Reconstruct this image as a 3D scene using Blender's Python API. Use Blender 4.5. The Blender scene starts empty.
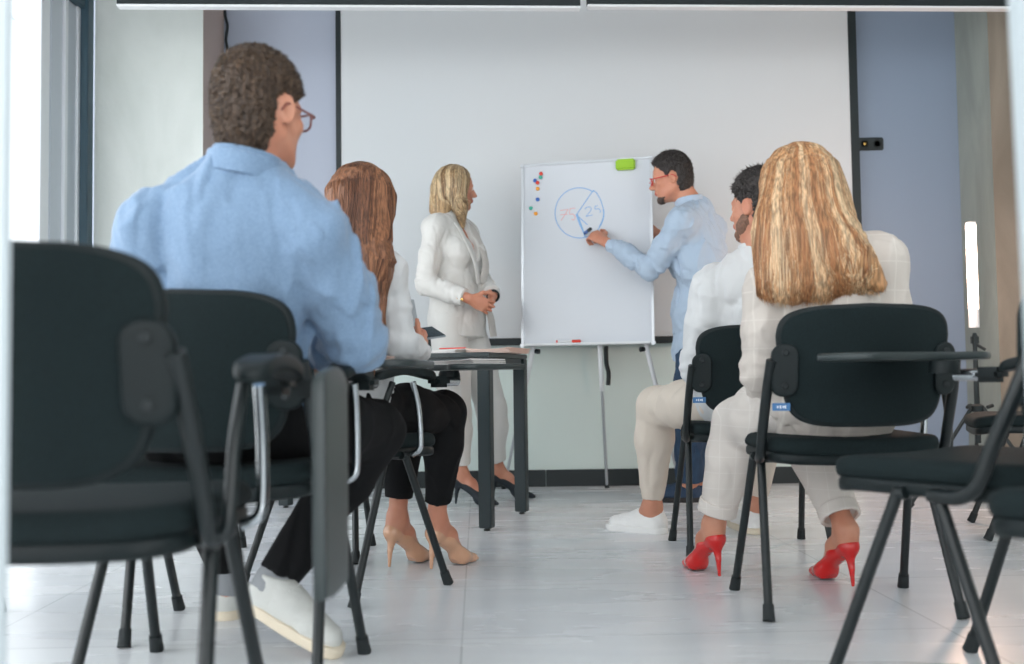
import bpy, math, random
import numpy as np
from mathutils import Vector, Matrix
random.seed(7); RNG = np.random.RandomState(11)
SC = bpy.context.scene
COL = SC.collection
PI = math.pi

# ------------------------------------------------------------------ camera
FPX = 1000.0
CAMZ = 0.63
pitch = math.atan(48/1000.0); roll = 0.0133
_F = np.array([0, math.cos(pitch), math.sin(pitch)])
_U0 = np.array([0, -math.sin(pitch), math.cos(pitch)])
_R0 = np.array([1.0, 0, 0])
_U = _U0*math.cos(roll) + _R0*math.sin(roll)
_R = _R0*math.cos(roll) - _U0*math.sin(roll)
CAMP = np.array([0, 0, CAMZ])
cd = bpy.data.cameras.new('camera'); cam = bpy.data.objects.new('camera', cd); COL.objects.link(cam)
M = Matrix.Identity(4)
for i in range(3):
    M[i][0] = _R[i]; M[i][1] = _U[i]; M[i][2] = -_F[i]; M[i][3] = CAMP[i]
cam.matrix_world = M
cd.sensor_width = 36; cd.lens = 36*FPX/1024
cd.clip_start = 0.05
cd.dof.use_dof = True; cd.dof.focus_distance = 3.7; cd.dof.aperture_fstop = 2.6
SC.camera = cam
def W(u, v, Y):
    """the place in the room seen at this pixel, Y metres into the room"""
    d = _R*(u-512)/FPX + _U*(332-v)/FPX + _F
    return CAMP + d*(Y/d[1])
def G(u, v):
    d = _R*(u-512)/FPX + _U*(332-v)/FPX + _F
    return CAMP + d*(-CAMZ/d[2])
A = lambda *p: np.array(p, float)
def nrm(v): v = np.asarray(v, float); return v/np.linalg.norm(v)
def lerp(a, b, t): return np.asarray(a, float)*(1-t) + np.asarray(b, float)*t

# ------------------------------------------------------------------ materials
def lin(c):
    c = c/255.0
    return c/12.92 if c <= .04045 else ((c+.055)/1.055)**2.4
def rgb(*c): return (lin(c[0]), lin(c[1]), lin(c[2]), 1)
def mat(name, col, rough=.6, metal=0, col2=None, nscale=(8, 8, 8), bump=0, bscale=(40, 40, 40), bdist=.002, spec=.5, detail=3,
        sheen=0, coat=0, emis=None, estr=0, sss=0, ramp=(.35, .65), coords='Object', dist=0):
    m = bpy.data.materials.new(name); m.use_nodes = True
    nt = m.node_tree; b = nt.nodes['Principled BSDF']
    b.inputs['Base Color'].default_value = rgb(*col)
    b.inputs['Roughness'].default_value = rough; b.inputs['Metallic'].default_value = metal
    b.inputs['Specular IOR Level'].default_value = spec
    if sheen: b.inputs['Sheen Weight'].default_value = sheen
    if coat: b.inputs['Coat Weight'].default_value = coat; b.inputs['Coat Roughness'].default_value = .05
    if sss:
        b.inputs['Subsurface Weight'].default_value = sss
        b.inputs['Subsurface Radius'].default_value = (.012, .004, .002); b.inputs['Subsurface Scale'].default_value = 1
    if emis: b.inputs['Emission Color'].default_value = rgb(*emis); b.inputs['Emission Strength'].default_value = estr
    def noise(sc, det):
        tc = nt.nodes.new('ShaderNodeTexCoord'); mp = nt.nodes.new('ShaderNodeMapping'); mp.inputs['Scale'].default_value = sc
        n = nt.nodes.new('ShaderNodeTexNoise'); n.inputs['Scale'].default_value = 1; n.inputs['Detail'].default_value = det
        n.inputs['Distortion'].default_value = dist
        nt.links.new(tc.outputs[coords], mp.inputs[0]); nt.links.new(mp.outputs[0], n.inputs['Vector']); return n
    if col2:
        n = noise(nscale, detail); r = nt.nodes.new('ShaderNodeValToRGB')
        r.color_ramp.elements[0].color = rgb(*col); r.color_ramp.elements[1].color = rgb(*col2)
        r.color_ramp.elements[0].position = ramp[0]; r.color_ramp.elements[1].position = ramp[1]
        nt.links.new(n.outputs['Fac'], r.inputs[0]); nt.links.new(r.outputs[0], b.inputs['Base Color'])
    if bump:
        n = noise(bscale, 4); bp = nt.nodes.new('ShaderNodeBump'); bp.inputs['Strength'].default_value = bump; bp.inputs['Distance'].default_value = bdist
        nt.links.new(n.outputs['Fac'], bp.inputs['Height']); nt.links.new(bp.outputs[0], b.inputs['Normal'])
    return m
def grid_lines(m, col, sx, sz, width=.04):
    """thin woven check lines in a cloth"""
    nt = m.node_tree; b = nt.nodes['Principled BSDF']
    tc = nt.nodes.new('ShaderNodeTexCoord'); sp = nt.nodes.new('ShaderNodeSeparateXYZ'); nt.links.new(tc.outputs['Object'], sp.inputs[0])
    outs = []
    for ax, s in (('X', sx), ('Z', sz)):
        mu = nt.nodes.new('ShaderNodeMath'); mu.operation = 'MULTIPLY'; mu.inputs[1].default_value = s
        fr = nt.nodes.new('ShaderNodeMath'); fr.operation = 'FRACT'; lt = nt.nodes.new('ShaderNodeMath'); lt.operation = 'LESS_THAN'; lt.inputs[1].default_value = width
        nt.links.new(sp.outputs[ax], mu.inputs[0]); nt.links.new(mu.outputs[0], fr.inputs[0]); nt.links.new(fr.outputs[0], lt.inputs[0]); outs.append(lt)
    mx = nt.nodes.new('ShaderNodeMath'); mx.operation = 'MAXIMUM'
    nt.links.new(outs[0].outputs[0], mx.inputs[0]); nt.links.new(outs[1].outputs[0], mx.inputs[1])
    mix = nt.nodes.new('ShaderNodeMixRGB'); mix.inputs[1].default_value = b.inputs['Base Color'].default_value; mix.inputs[2].default_value = rgb(*col)
    nt.links.new(mx.outputs[0], mix.inputs[0]); nt.links.new(mix.outputs[0], b.inputs['Base Color'])

MT = {}
MT['plastic'] = mat('black_plastic', (15, 26, 28), .5, spec=.28, bump=.15, bscale=(300, 300, 300), bdist=.0005)
MT['fabric'] = mat('dark_fabric', (15, 27, 29), .9, col2=(21, 35, 37), nscale=(300, 300, 300), bump=.4, bscale=(600, 600, 600), bdist=.001, spec=.3)
MT['tube'] = mat('powder_coated_tube', (15, 25, 27), .38)
MT['rubber'] = mat('black_rubber', (24, 32, 34), .7)
MT['chrome'] = mat('chrome', (190, 196, 200), .18, 1)
MT['tablet'] = mat('grey_laminate', (44, 54, 55), .38)
MT['tabletop'] = mat('dark_laminate', (30, 44, 46), .35)
MT['tablemetal'] = mat('dark_table_metal', (14, 33, 37), .42)
MT['paper'] = mat('paper', (238, 236, 234), .8)
MT['paper2'] = mat('pinkish_lit_paper', (232, 205, 192), .8)  # pink light on the overhanging booklet put into the colour; pinkish notebook shares it
MT['white'] = mat('white_metal', (225, 228, 230), .35)
MT['alu'] = mat('brushed_aluminium', (196, 200, 204), .3, .7)
MT['board'] = mat('whiteboard_enamel', (208, 213, 219), .16, spec=.5)
MT['screen'] = mat('screen_fabric', (206, 211, 214), .75)
MT['beard2'] = mat('black_goatee', (58, 48, 44), .8, col2=(92, 76, 68), nscale=(320, 320, 320), ramp=(.4, .6))
MT['beard'] = mat('dark_beard', (92, 70, 60), .8, col2=(146, 108, 88), nscale=(320, 320, 320), ramp=(.4, .6))
MT['sock'] = mat('grey_knit_sock', (150, 154, 158), .9, bump=.3, bscale=(300, 300, 300))
MT['black'] = mat('matte_black', (22, 34, 37), .5)
MT['wall'] = mat('painted_wall', (206, 221, 217), .55, bump=.05, bscale=(60, 60, 60))
MT['bluewall'] = mat('blue_grey_wall', (130, 147, 168), .6, bump=.05, bscale=(60, 60, 60))
MT['lavwall'] = mat('lavender_grey_wall', (176, 184, 200), .6, bump=.05, bscale=(60, 60, 60))
MT['concrete'] = mat('concrete', (196, 203, 199), .75, col2=(216, 221, 218), nscale=(3, 3, 1.6), bump=.5, bscale=(30, 30, 30), bdist=.004, detail=8, ramp=(.3, .7), dist=.6)
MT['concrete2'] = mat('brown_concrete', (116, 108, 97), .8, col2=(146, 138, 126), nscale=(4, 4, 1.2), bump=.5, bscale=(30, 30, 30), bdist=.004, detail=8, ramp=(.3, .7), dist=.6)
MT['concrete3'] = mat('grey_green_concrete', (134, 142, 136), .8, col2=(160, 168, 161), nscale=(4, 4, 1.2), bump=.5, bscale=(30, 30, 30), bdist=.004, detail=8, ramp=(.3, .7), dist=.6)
MT['ceil'] = mat('ceiling_paint', (150, 155, 158), .8)
MT['winframe'] = mat('anthracite_window_frame', (58, 82, 94), .4)
MT['winlight'] = mat('light_window_profile', (232, 236, 240), .35, .3)
MT['winmid'] = mat('grey_window_profile', (196, 204, 212), .35, .3)
MT['facade'] = mat('white_facade', (226, 230, 232), .8)
MT['lampwhite'] = mat('lamp_diffuser', (225, 228, 230), .5)
MT['tube_glow'] = mat('glowing_tube', (255, 240, 230), .4, emis=(255, 222, 204), estr=14)
MT['doorframe'] = mat('white_door_frame', (176, 186, 190), .4)
MT['tagblue'] = mat('blue_label', (58, 110, 160), .6); MT['tagwhite'] = mat('white_thread', (215, 222, 230), .7)
for n, c in (('red', (226, 62, 44)), ('blue', (52, 104, 186)), ('teal', (58, 172, 150)), ('orange', (246, 164, 40)), ('green', (150, 196, 34))):
    MT[n] = mat(n+'_plastic', c, .35)
MT['ink_blue'] = mat('blue_marker_ink', (130, 172, 216), .5); MT['ink_red'] = mat('red_marker_ink', (222, 168, 168), .5)
MT['skin'] = mat('skin', (202, 144, 118), .5, sss=.08, col2=(192, 128, 102), nscale=(14, 14, 14), bump=.1, bscale=(160, 160, 160), bdist=.001)
MT['skin2'] = mat('tanned_skin', (206, 146, 118), .5, sss=.08, col2=(196, 130, 104), nscale=(14, 14, 14), bump=.1, bscale=(160, 160, 160), bdist=.001)
MT['lip'] = mat('lips', (186, 96, 88), .4); MT['eyew'] = mat('eye_white', (232, 230, 226), .25); MT['iris'] = mat('iris', (66, 52, 40), .2)
MT['bluecloth'] = mat('light_blue_oxford_cloth', (112, 139, 168), .85, col2=(126, 152, 180), nscale=(260, 260, 260), bump=.55, bscale=(16, 16, 8), bdist=.012, sheen=.2)
MT['bluecloth2'] = mat('pale_blue_cotton', (172, 190, 209), .8, bump=.3, bscale=(18, 18, 10), bdist=.008, sheen=.15)
MT['whitecloth'] = mat('white_cotton', (209, 211, 212), .8, bump=.25, bscale=(18, 18, 12), bdist=.008, sheen=.1)
MT['whitesuit'] = mat('white_suit_cloth', (214, 213, 209), .75, bump=.15, bscale=(12, 12, 10), bdist=.006, sheen=.1)
MT['lining'] = mat('grey_beige_lapel_cloth', (196, 192, 186), .7)
MT['beigeshirt'] = mat('beige_checked_cloth', (204, 196, 188), .8, bump=.2, bscale=(14, 14, 12), bdist=.008)
grid_lines(MT['beigeshirt'], (213, 206, 198), 13, 13, .05)
MT['checkpants'] = mat('cream_checked_trouser_cloth', (214, 207, 200), .8, bump=.2, bscale=(16, 16, 10), bdist=.008)
grid_lines(MT['checkpants'], (221, 215, 209), 22, 20, .05)
MT['chino'] = mat('sand_chino_cloth', (214, 203, 190), .85, bump=.25, bscale=(20, 20, 12), bdist=.008)
MT['blackcloth'] = mat('black_trouser_cloth', (15, 16, 18), .9, bump=.2, bscale=(18, 18, 10), bdist=.006, spec=.25)
MT['jeans'] = mat('dark_blue_denim', (44, 70, 96), .85, col2=(34, 56, 80), nscale=(40, 40, 14), bump=.2, bscale=(400, 400, 400))
MT['sneaker'] = mat('white_leather', (232, 232, 230), .5, bump=.08, bscale=(60, 60, 60))
MT['sneaker2'] = mat('off_white_knit', (206, 208, 204), .8, bump=.3, bscale=(300, 300, 300))
MT['solew'] = mat('cream_rubber_sole', (226, 214, 192), .6); MT['soleb'] = mat('black_sole', (30, 28, 30), .5)
MT['redpatent'] = mat('red_patent_leather', (204, 8, 6), .16, coat=.5)
MT['beigepatent'] = mat('beige_patent_leather', (208, 160, 128), .2, coat=.6)
MT['blacksuede'] = mat('black_suede', (26, 36, 44), .7)
MT['navyshoe'] = mat('navy_suede', (40, 62, 88), .7)
MT['glass_frame_red'] = mat('red_glasses_frame', (196, 40, 40), .3); MT['glass_frame_brown'] = mat('brown_red_glasses_frame', (128, 66, 56), .3)
MT['phone'] = mat('dark_phone_glass', (46, 62, 72), .12); MT['silver'] = mat('silver_shell', (176, 184, 190), .35, .6)
MT['gold'] = mat('gold_metal', (200, 164, 96), .25, 1)
def glassm():
    m = bpy.data.materials.new('window_glass'); m.use_nodes = True; nt = m.node_tree; nt.nodes.clear()
    o = nt.nodes.new('ShaderNodeOutputMaterial'); mx = nt.nodes.new('ShaderNodeMixShader'); t = nt.nodes.new('ShaderNodeBsdfTransparent')
    g = nt.nodes.new('ShaderNodeBsdfGlossy'); g.inputs['Roughness'].default_value = .02; f = nt.nodes.new('ShaderNodeMath'); f.operation = 'MULTIPLY'; f.inputs[1].default_value = .35; lw = nt.nodes.new('ShaderNodeLayerWeight'); lw.inputs[0].default_value = .2; nt.links.new(lw.outputs['Facing'], f.inputs[0])
    nt.links.new(f.outputs[0], mx.inputs[0]); nt.links.new(t.outputs[0], mx.inputs[1]); nt.links.new(g.outputs[0], mx.inputs[2]); nt.links.new(mx.outputs[0], o.inputs[0])
    return m
MT['glass'] = glassm()
def hair_mats(tag, cols):
    return [mat(tag+'_hair_%s' % w, c, .42, col2=tuple(int(x*.72) for x in c), nscale=(170, 170, 7), bump=.7, bscale=(420, 420, 12), bdist=.003, spec=.4, ramp=(.4, .62)) for w, c in zip(('base', 'light', 'dark'), cols)]
HB = hair_mats('honey_blonde', ((200, 150, 104), (238, 204, 162), (176, 120, 78)))
HA = hair_mats('auburn', ((138, 92, 64), (176, 122, 88), (96, 60, 42)))
HD = hair_mats('dark_blonde', ((190, 158, 118), (222, 196, 156), (128, 98, 68)))
HS = hair_mats('brown_short', ((88, 70, 56), (122, 100, 80), (58, 44, 36)))
HK = hair_mats('dark_short', ((52, 46, 44), (96, 90, 86), (34, 30, 30)))

# ------------------------------------------------------------------ objects
WL = {}          # world position of each object's origin while building (no rotations)
def tag(o, label=None, cat=None, group=None, kind=None):
    if label: o['label'] = label
    if cat: o['category'] = cat
    if group: o['group'] = group
    if kind: o['kind'] = kind
    return o
def empty(name, loc=(0, 0, 0), label=None, cat=None, group=None):
    o = bpy.data.objects.new(name, None); COL.objects.link(o); o.location = loc; WL[o] = np.array(loc, float)
    o.empty_display_size = .1
    return tag(o, label, cat, group)
def mk(name, V, Fc, mats, parent=None, smooth=True, fmat=None, base=None):
    """link one mesh object from world-space vertices"""
    V = np.asarray(V, float)
    if parent is not None and parent in WL and base is None:
        org = V.mean(0)
        off = org
        loc = org - WL[parent]
    else:
        off = V.mean(0) if base is None else np.array(base, float); loc = off.copy(); org = off
        if parent is not None: loc = off - WL[parent]
    me = bpy.data.meshes.new(name); me.from_pydata((V-off).tolist(), [], Fc if isinstance(Fc, list) else Fc.tolist())
    if not isinstance(mats, (list, tuple)): mats = [mats]
    for m in mats: me.materials.append(MT[m] if isinstance(m, str) else m)
    if fmat is not None: me.polygons.foreach_set('material_index', np.asarray(fmat, dtype=np.int32))
    me.polygons.foreach_set('use_smooth', [smooth]*len(me.polygons)); me.update()
    o = bpy.data.objects.new(name, me); COL.objects.link(o); o.location = loc
    if parent is not None: o.parent = parent
    WL[o] = np.array(org, float)
    return o
def edge_split(o, ang=35):
    me = o.data
    try:
        me.shade_smooth(); me.set_sharp_from_angle(angle=math.radians(ang))
    except Exception: pass
    return o
class MB:
    """collects shapes of ONE part"""
    def __init__(s): s.V = []; s.F = []
    def add(s, V, F):
        n = len(s.V); s.V += [tuple(v) for v in V]; s.F += [tuple(i+n for i in f) for f in F]; return s
    def box(s, c, d, R=None, bev=None):
        """box with chamfered edges"""
        c = np.array(c, float); d = np.array(d, float)/2; b = min(bev if bev is not None else min(d)*.25, min(d)*.9)
        R = np.eye(3) if R is None else np.array(R)
        import bmesh
        bm = bmesh.new(); bmesh.ops.create_cube(bm, size=2)
        for v in bm.verts: v.co = Vector((v.co.x*d[0], v.co.y*d[1], v.co.z*d[2]))
        if b > 0: bmesh.ops.bevel(bm, geom=bm.edges[:], offset=b, segments=2, affect='EDGES')
        bm.verts.ensure_lookup_table()
        V = [tuple(c + R @ np.array(v.co)) for v in bm.verts]; F = [[v.index for v in f.verts] for f in bm.faces]
        bm.free(); return s.add(V, F)
    def tube(s, pts, r, n=12, cap=True, flat=None, ref=None, rf=None):
        """sweep along points; r number or list; flat=(scale along ref normal)"""
        P = [np.array(p, float) for p in pts]; m = len(P)
        R_ = r if isinstance(r, (list, tuple, np.ndarray)) else [r]*m
        T = [nrm(P[min(i+1, m-1)]-P[max(i-1, 0)]) for i in range(m)]
        u = np.array(ref, float) if ref is not None else (A(0, 0, 1) if abs(T[0][2]) < .9 else A(1, 0, 0))
        V = []; F = []
        for i in range(m):
            u = nrm(u - T[i]*np.dot(u, T[i])); w = np.cross(T[i], u)
            fl = flat if flat else 1
            for k in range(n):
                a = 2*PI*k/n; V.append(P[i] + R_[i]*(math.cos(a)*u*fl + math.sin(a)*w))
        for i in range(m-1):
            for k in range(n):
                k2 = (k+1) % n; F.append((i*n+k, i*n+k2, (i+1)*n+k2, (i+1)*n+k))
        if cap: F.append(tuple(range(n-1, -1, -1))); F.append(tuple((m-1)*n+k for k in range(n)))
        return s.add(V, F)
    def slab(s, outline, z0, z1, rnd, fn=None, rings=3, crown=0.0, n_in=5):
        """closed rounded slab from a 2-D outline (around 0,0); fn maps (x,y,z)->xyz"""
        O = np.array(outline, float); n = len(O); c = O.mean(0)
        rad = np.linalg.norm(O-c, axis=1).mean()
        prof = []
        for i in range(rings+1):
            a = PI/2*i/rings; prof.append((rnd*(1-math.sin(a)), z0+rnd*(1-math.cos(a))))
        for i in range(rings+1):
            a = PI/2*i/rings; prof.append((rnd*(1-math.cos(a)), z1-rnd*(1-math.sin(a))))
        V = []; F = []; rows = []
        def ring(k, z):
            st = len(V)
            for p in O: q = c+(p-c)*k; V.append((q[0], q[1], z))
            rows.append(st)
        for j in range(1, n_in+1): ring((j/(n_in+1))*(1-rnd/rad), z0)
        for ins, z in prof: ring(1-ins/rad, z)
        for j in range(n_in, 0, -1):
            t = j/(n_in+1); ring(t*(1-rnd/rad), z1+crown*(1-t*t))
        for a, b in zip(rows[:-1], rows[1:]):
            for k in range(n):
                k2 = (k+1) % n; F.append((a+k, a+k2, b+k2, b+k))
        F.append(tuple(rows[0]+k for k in range(n-1, -1, -1))); F.append(tuple(rows[-1]+k for k in range(n)))
        if fn: V = [fn(*v) for v in V]
        return s.add(V, F)
    def lathe(s, prof, c=(0, 0, 0), axis=(0, 0, 1), n=20):
        ax = nrm(axis); u = nrm(np.cross(ax, A(1, 0, 0) if abs(ax[0]) < .9 else A(0, 1, 0))); w = np.cross(ax, u); c = np.array(c, float)
        V = []; F = []
        for r, z in prof:
            for k in range(n):
                a = 2*PI*k/n; V.append(c+ax*z+r*(math.cos(a)*u+math.sin(a)*w))
        for i in range(len(prof)-1):
            for k in range(n):
                k2 = (k+1) % n; F.append((i*n+k, i*n+k2, (i+1)*n+k2, (i+1)*n+k))
        F.append(tuple(range(n-1, -1, -1))); F.append(tuple((len(prof)-1)*n+k for k in range(n)))
        return s.add(V, F)
    def xf(s, R, t):
        s.V = [tuple(np.array(R) @ np.array(v) + np.array(t)) for v in s.V]; return s
    def build(s, name, m, parent=None, smooth=True, base=None, ang=35):
        o = mk(name, s.V, s.F, m, parent, smooth, base=base)
        if smooth: edge_split(o, ang)
        return o
def cr(pts, n=6):
    """Catmull-Rom"""
    P = [np.array(p, float) for p in pts]; P = [2*P[0]-P[1]]+P+[2*P[-1]-P[-2]]; out = []
    for i in range(1, len(P)-2):
        for k in range(n):
            t = k/n; a, b, c, d = P[i-1:i+3]
            out.append(.5*((2*b)+(c-a)*t+(2*a-5*b+4*c-d)*t*t+(3*b-a-3*c+d)*t**3))
    out.append(P[-2]); return out
def rot_z(a): c, s_ = math.cos(a), math.sin(a); return np.array([[c, -s_, 0], [s_, c, 0], [0, 0, 1]])
def rrect(wx, wy, r, n=6, top=1.0):
    """rounded rectangle outline; top scales the width at +y"""
    O = []
    for (sx, sy, a0) in ((1, 1, 0), (-1, 1, 90), (-1, -1, 180), (1, -1, 270)):
        for k in range(n+1):
            a = math.radians(a0+90*k/n); x = sx*(wx/2-r)+r*math.cos(a); y = sy*(wy/2-r)+r*math.sin(a)
            f = 1+(top-1)*(y/wy+.5); O.append((x*f, y))
    # densify
    out = []
    for i in range(len(O)):
        p, q = np.array(O[i]), np.array(O[(i+1) % len(O)]); k = max(1, int(np.linalg.norm(q-p)/.03))
        for j in range(k): out.append(tuple(p+(q-p)*j/k))
    return out
def copy_tree(o, parent=None):
    c = o.copy(); COL.objects.link(c); c.parent = parent
    if parent is None:
        pass
    for ch in [x for x in bpy.data.objects if x.parent == o]: copy_tree(ch, c)
    return c

# ------------------------------------------------------------------ signed-distance bodies
def vnoise(P, f, seed=0):
    T = vnoise.T
    Q = P*np.asarray(f, np.float32) + seed*7.31
    I = np.floor(Q).astype(np.int32); f_ = (Q-I).astype(np.float32); f_ = f_*f_*(3-2*f_); I &= 31
    J = (I+1) & 31; x0, y0, z0 = I.T; x1, y1, z1 = J.T; fx, fy, fz = f_.T
    a = T[x0, y0, z0]*(1-fx)+T[x1, y0, z0]*fx; b = T[x0, y1, z0]*(1-fx)+T[x1, y1, z0]*fx
    c = T[x0, y0, z1]*(1-fx)+T[x1, y0, z1]*fx; d = T[x0, y1, z1]*(1-fx)+T[x1, y1, z1]*fx
    return (a*(1-fy)+b*fy)*(1-fz)+(c*(1-fy)+d*fy)*fz
vnoise.T = np.random.RandomState(3).rand(32, 32, 32).astype(np.float32)
def rc(a, ra, b, rb, flat=None, cut=False, cuta=False):
    a = np.array(a, np.float32); b = np.array(b, np.float32); ba = b-a; L2 = float(ba@ba)+1e-9; d_ = ba/math.sqrt(L2)
    def f(P):
        q = P-a; h = np.clip(q@ba/L2, 0, 1); q = q-h[:, None]*ba
        l2 = (q*q).sum(1)
        if flat is not None:
            ax, s = flat; ax = np.array(ax, np.float32); cc = q@ax; l2 = l2+cc*cc*(1/s**2-1)
        d = np.sqrt(l2)-(ra+(rb-ra)*h)
        if flat is not None and flat[1] < 1: d = d*(flat[1]*.5+.5)
        if cut: d = np.maximum(d, (P-b)@d_)
        if cuta: d = np.maximum(d, -((P-a)@d_))
        return d
    return f
def ell(c, r, R=None):
    c = np.array(c, np.float32); r = np.array(r, np.float32); R = np.eye(3, dtype=np.float32) if R is None else np.array(R, np.float32)
    def f(P):
        q = (P-c)@R.T; k0 = np.sqrt(((q/r)**2).sum(1)); k1 = np.sqrt(((q/(r*r))**2).sum(1))+1e-6
        return np.where(k0 < .05, -min(r), k0*(k0-1)/k1)
    return f
def ring(c, ax, R_, t, h):
    c = np.array(c, np.float32); ax = np.array(nrm(ax), np.float32)
    def f(P):
        q = P-c; z = q@ax; rr = np.sqrt(np.maximum((q*q).sum(1)-z*z, 0)); dx = np.abs(rr-R_)-t; dz = np.abs(z)-h
        return np.minimum(np.maximum(dx, dz), 0)+np.sqrt(np.maximum(dx, 0)**2+np.maximum(dz, 0)**2)-.002
    return f
class SDF:
    def __init__(s): s.ops = []; s.post = []; s.lo = A(9, 9, 9); s.hi = A(-9, -9, -9)
    def bb(s, *pts, m=.12):
        for p in pts: s.lo = np.minimum(s.lo, np.array(p)-m); s.hi = np.maximum(s.hi, np.array(p)+m)
        return s
    def u(s, f, k=.02): s.ops.append(('u', f, k)); return s
    def sub(s, f, k=.01): s.ops.append(('s', f, k)); return s
    def cut(s, f): s.ops.append(('i', f, 0)); return s
    def rc(s, a, ra, b, rb, k=.02, **kw): s.bb(a, b, m=max(ra, rb)+.05); return s.u(rc(a, ra, b, rb, **kw), k)
    def chain(s, pts, rs, k=.02, flat=None):
        for i in range(len(pts)-1): s.rc(pts[i], rs[i], pts[i+1], rs[i+1], k, flat=flat)
        return s
    def ell(s, c, r, R=None, k=.02): s.bb(c, m=max(r)+.05); return s.u(ell(c, r, R), k)
    def __call__(s, P, full=True):
        d = np.full(len(P), 9, np.float32)
        for op, f, k in s.ops:
            e = f(P).astype(np.float32)
            if op == 'u':
                if k > 0:
                    h = np.clip(.5+.5*(d-e)/k, 0, 1); d = d*(1-h)+e*h-k*h*(1-h)
                else: d = np.minimum(d, e)
            elif op == 's':
                e = -e; h = np.clip(.5-.5*(d-e)/k, 0, 1); d = d*(1-h)+e*h+k*h*(1-h)
            else: d = np.maximum(d, e)
        for f in s.post: d = d+f(P)
        return d
    def mesh(s, h=.005):
        B = 8; lo = s.lo; n = np.ceil((s.hi-lo)/(h*B)).astype(int)+1; N = n*B
        bi = np.stack(np.meshgrid(*[np.arange(k) for k in n], indexing='ij'), -1).reshape(-1, 3)
        cen = (lo+(bi+.5)*B*h-h*.5).astype(np.float32); dc = s(cen)
        act = np.abs(dc) < B*h*.87*1.6+.012
        D = np.empty(tuple(n)+(B, B, B), np.float32); D[:] = dc.reshape(tuple(n))[..., None, None, None]
        ab = bi[act]; loc = np.stack(np.meshgrid(*[np.arange(B)]*3, indexing='ij'), -1).reshape(-1, 3)
        for st in range(0, len(ab), 1500):
            q = ab[st:st+1500]; P = (lo+(q[:, None, :]*B+loc[None])*h).reshape(-1, 3).astype(np.float32)
            D[q[:, 0], q[:, 1], q[:, 2]] = s(P).reshape(-1, B, B, B)
        D = D.transpose(0, 3, 1, 4, 2, 5).reshape(N)
        S = D < 0
        # active cells
        c = S[:-1, :-1, :-1].astype(np.uint8)
        cnt = sum(S[dx:N[0]-1+dx, dy:N[1]-1+dy, dz:N[2]-1+dz].astype(np.uint8) for dx in (0, 1) for dy in (0, 1) for dz in (0, 1))
        cells = np.argwhere((cnt > 0) & (cnt < 8))
        idx = np.full((N[0]-1, N[1]-1, N[2]-1), -1, np.int32); idx[tuple(cells.T)] = np.arange(len(cells))
        acc = np.zeros((len(cells), 3)); num = np.zeros(len(cells))
        for ax in range(3):
            o1, o2 = [a for a in range(3) if a != ax]
            for i in (0, 1):
                for j in (0, 1):
                    p = cells.copy(); p[:, o1] += i; p[:, o2] += j; q = p.copy(); q[:, ax] += 1
                    d0 = D[tuple(p.T)]; d1 = D[tuple(q.T)]; m = (d0 < 0) != (d1 < 0); t = np.where(m, d0/np.where(m, d0-d1, 1), 0)
                    pos = p.astype(float); pos[:, ax] += t; acc[m] += pos[m]; num[m] += 1
        V = lo+(acc/num[:, None])*h; Q = []
        for ax in range(3):
            o1, o2 = [(1, 2), (2, 0), (0, 1)][ax]
            sl0 = [slice(None)]*3; sl1 = [slice(None)]*3; sl0[ax] = slice(0, -1); sl1[ax] = slice(1, None)
            e = np.argwhere(S[tuple(sl0)] != S[tuple(sl1)]); e = e[(e[:, o1] > 0) & (e[:, o2] > 0) & (e[:, o1] < N[o1]-1) & (e[:, o2] < N[o2]-1)]
            inside = S[tuple(e.T)]; qs = []
            for (i, j) in ((1, 1), (0, 1), (0, 0), (1, 0)):
                p = e.copy(); p[:, o1] -= i; p[:, o2] -= j; qs.append(idx[tuple(p.T)])
            q = np.stack(qs, 1); q[~inside] = q[~inside][:, ::-1]; Q.append(q)
        Q = np.concatenate(Q); Q = Q[(Q >= 0).all(1)]
        return V, Q
    def grad(s, P, e=.002):
        P = P.astype(np.float32); g = np.stack([s(P+np.array(v, np.float32)*e)-s(P-np.array(v, np.float32)*e) for v in ((1, 0, 0), (0, 1, 0), (0, 0, 1))], 1)
        return g/(np.linalg.norm(g, axis=1, keepdims=True)+1e-9)
    def project(s, P, off=0.0, it=4):
        P = P.copy()
        for _ in range(it): P = P-(s(P.astype(np.float32))-off)[:, None]*s.grad(P)*.9
        return P
def folds(amp, f, seed, R=None):
    """cloth folds: thin creases and soft ridges, stretched along the low-frequency axis"""
    f = np.asarray(f, float)
    def g(P):
        Q = P if R is None else P@np.array(R, np.float32).T
        w = (vnoise(Q, f*.45, seed+11)-.5)[:, None]*np.array([.10, .10, .10], np.float32)*4/np.mean(f)
        n = vnoise(Q+w*3, f, seed); n2 = vnoise(Q+w*3, f*1.7, seed+3)
        r = 1-np.abs(2*n-1); r2 = 1-np.abs(2*n2-1)
        return (amp*(1.5*(r**4-.2)-.9*(r2**3-.25))).astype(np.float32)
    return g
def wrinkle(a, b, at, wid, amp, freq, seed=1):
    """rings of creased cloth across a sleeve or trouser leg around a joint"""
    a = np.array(a, np.float32); b = np.array(b, np.float32); L = float(np.linalg.norm(b-a)); d = (b-a)/L
    def g(P):
        q = P-a; h = q@d; rad_ = np.sqrt(np.maximum((q*q).sum(1)-h*h, 0))
        n = vnoise(P, (16, 16, 16), seed); ph = h*freq+n*7
        return (amp*np.sin(ph)*np.exp(-((h-at*L)/wid)**2)*(rad_ < .12)).astype(np.float32)
    return g
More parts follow.
